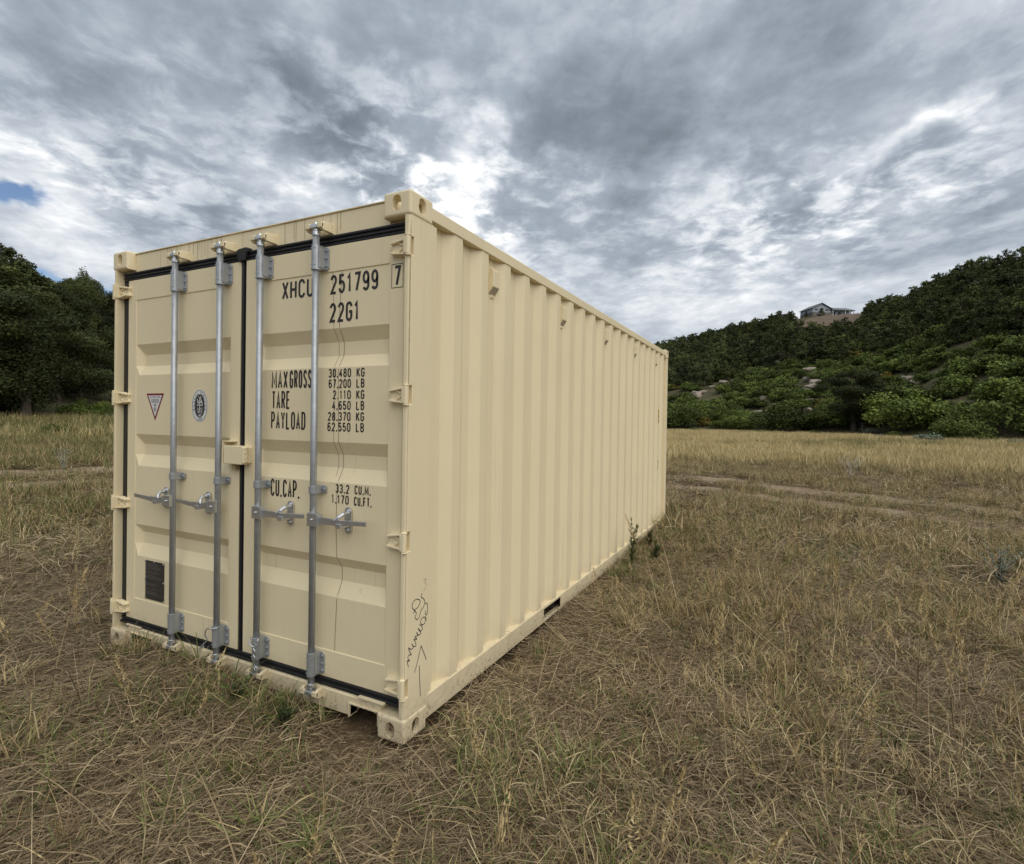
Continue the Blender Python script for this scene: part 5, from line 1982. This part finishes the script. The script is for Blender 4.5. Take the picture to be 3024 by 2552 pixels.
scat("fallen_stalks", LONG, x, y, r, .7, 1.2, "long pale broken grass stalks leaning and lying over the straw", "straw", 21, .1)


# ================================================================ SINGLE WEEDS
def forb(seed, h, stems, leaf_l, leaf_w, mat_leaf, mat_stem, name, p, label, cat, spread=.25, upright=.85, leaves=26):
    r = np.random.default_rng(seed)
    st = MB(); lv = MB(); cols = []
    for s in range(stems):
        a = r.uniform(0, 6.28); hh = h * r.uniform(.65, 1.0)
        sp = spread * h * r.uniform(.1, 1)
        path = [(math.cos(a) * sp * t ** 1.5, math.sin(a) * sp * t ** 1.5, hh * t) for t in np.linspace(0, 1, 6)]
        st.tube(path, [.004, .0038, .0033, .0028, .002, .0012], 4)
        for k in range(leaves):
            t = r.uniform(.12, 1.0)
            q = np.array([math.cos(a) * sp * t ** 1.5, math.sin(a) * sp * t ** 1.5, hh * t])
            b = r.uniform(0, 6.28); d = np.array([math.cos(b), math.sin(b), upright + r.normal(0, .25)]); d /= np.linalg.norm(d)
            sd_ = np.cross(d, (0, 0, 1)); sd_ /= np.linalg.norm(sd_) + 1e-9
            l = leaf_l * r.uniform(.6, 1.2) * (1.15 - .6 * t); w = leaf_w * r.uniform(.7, 1.2)
            lv.add([q, q + d * l * .45 + sd_ * w, q + d * l, q + d * l * .45 - sd_ * w], [(0, 1, 2, 3)]); cols.append(r.random())
    o = empty(name, p, label, cat)
    st.build("stem", mat_stem, o)
    me = np_mesh("leaf_spray", np.array(lv.v), np.array(lv.f), mat_leaf, False, cols)
    q = link("leaf_spray", me, o); q['kind'] = 'stuff'
    return o


def gz_(x, y):
    return float(ground_base(np.array([x]), np.array([y]))[0])


forb(1, .50, 3, .10, .008, WEED, BARK, "green_weed", (2.62, 3.42, gz_(2.62, 3.42)), "tall dark green weed growing against the long side of the container", "weed", .10, 1.1, 34)
forb(2, .26, 3, .09, .008, WEED, BARK, "green_weed", (2.60, 4.30, gz_(2.6, 4.3)), "smaller green weed against the container's side nearer its far end", "weed", .12, 1.1, 26)
forb(3, .24, 5, .09, .007, WEED, BARK, "green_weed", (2.78, 3.75, gz_(2.78, 3.75)), "leafy low green weed between the two weeds on the container's side", "weed", .3, .9, 26)
forb(4, .46, 12, .045, .007, SAGE, DEADW, "sagebrush", (5.85, 4.55, gz_(5.85, 4.55)), "pale grey green sagebrush in the grass on the right", "sagebrush", .35, .9, 44)
forb(5, .55, 7, .08, .008, SAGE, DEADW, "sagebrush", (-9.6, 3.9, gz_(-9.6, 3.9)), "pale sage plant at the track's edge on the left", "sagebrush", .5, .8, 30)
forb(6, 1.0, 6, .05, .010, OAKY, BARK, "dry_weed", (-9.3, 4.75, gz_(-9.3, 4.75)), "tall brown dried weed just left of the container doors", "weed", .30, .8, 22)
forb(7, .17, 5, .06, .008, WEED, BARK, "green_weed", (1.50, -.16, gz_(1.5, -.16)), "small green weed growing at the foot of the right door", "weed", .4, .8, 20)
forb(8, .15, 5, .06, .008, WEED, BARK, "green_weed", (1.88, -.19, gz_(1.88, -.19)), "second small weed under the locking bar nearest the big corner", "weed", .4, .8, 20)
for k, (xd, dr, h, w_, kd) in enumerate(((1420, 3, 1.3, 1.4, 'o'), (1466, 6, .9, 1.3, 's'), (1545, 5, 1.0, 1.5, 'o'), (1628, 7, .8, 1.6, 's'), (1662, 3, 1.3, 1.2, 'o'), (1712, 8, .9, 1.4, 's'),
                                        (1800, 6, 1.1, 1.5, 's'), (1826, 3, 1.5, 1.3, 'o'), (1868, 9, .7, 1.6, 's'), (1910, 5, 1.2, 1.3, 's'), (2010, 4, 1.5, 1.4, 'o'), (2045, 9, .8, 1.6, 's'), (2075, 5, 1.2, 1.4, 's'))):
    rb_k = float(np.interp(head(xd), PH, PB))
    p = at_head(xd, rb_k - dr)
    near = ('in front of the far corner scrub', 'below the stony gully', 'near the big dark juniper', 'right of the lone meadow bush')[0 if xd < 1500 else 1 if xd < 1690 else 2 if xd < 1900 else 3]
    if kd == 's':
        plant_tree("sagebrush", SG, OT[0], p, h, w_, "low grey sage at the meadow edge " + near, "sagebrush", "grey sage at the meadow edge " + near, "stem")
    else:
        plant_tree("scrub_oak", OC[k % 6], OT[0], p, h, w_, "small green bush at the meadow edge " + near, "shrub", "small green bushes at the meadow edge " + near, "stem")
# branched bleached skeleton of a weed out in the meadow
r = np.random.default_rng(12)
mb = MB()
def branch(p, d, l, rad, lev):
    q = p + d * l
    mb.tube([p, (p + q) / 2 + r.normal(size=3) * l * .03, q], [rad, rad * .85, rad * .6], 4)
    if lev == 0: return
    for k in range(3 if lev > 1 else 4):
        dd = d + r.normal(size=3) * .45; dd[2] = abs(dd[2]) + .15; dd /= np.linalg.norm(dd)
        branch(p + d * l * r.uniform(.45, 1.0), dd, l * r.uniform(.5, .75), rad * .6, lev - 1)
for k in range(5):
    a = r.uniform(0, 6.28)
    dd = np.array([math.cos(a) * .5, math.sin(a) * .5, 1.0]); dd /= np.linalg.norm(dd)
    branch(np.zeros(3), dd, .40, .0035, 3)
me = mb.mesh("dead_weed", DEADW)
o = link("dead_weed", me); o.location = (5.72, 16.2, gz_(5.72, 16.2))
tag(o, "bleached white branching skeleton of a dead weed in the meadow", "weed")
for k, (xd, yd, h, w_, lab) in enumerate(((1893, 905, 1.7, 1.3, "grey green sage clump beside the lone meadow bush"), (1780, 884, 1.1, 1.5, "low grey sage clump at the foot of the big juniper"))):
    p, rr_ = edge_pos(xd, yd)
    plant_tree("sagebrush", SG, OT[0], p, h, w_, lab, "sagebrush", None, "stem")
p, rr_ = edge_pos(1763, 886)
o = empty("dead_shrub", p, "bare grey dead shrub in front of the big dark juniper", "shrub"); o.scale = (2.2, 2.2, 1.7)
link("stem", trunk_mesh(91, .8, .012, 16, .2, "stem", DEADW), o)
forb(9, .16, 3, .06, .006, WEED, BARK, "yellow_flower", (-.52, -.62, gz_(-.52, -.62)), "tiny plant with one yellow flower in the grass by the left corner", "flower", .3, .8, 8)
q = MB()
for k in range(8):
    a = k * math.pi / 4
    q.add([(0, 0, .165), (.012 * math.cos(a - .3), .012 * math.sin(a - .3), .172), (.022 * math.cos(a), .022 * math.sin(a), .170), (.012 * math.cos(a + .3), .012 * math.sin(a + .3), .172)], [(0, 1, 2, 3)])
q.build("petals", simple("yellow_petal", (.75, .5, .03), .6), bpy.data.objects["yellow_flower"])
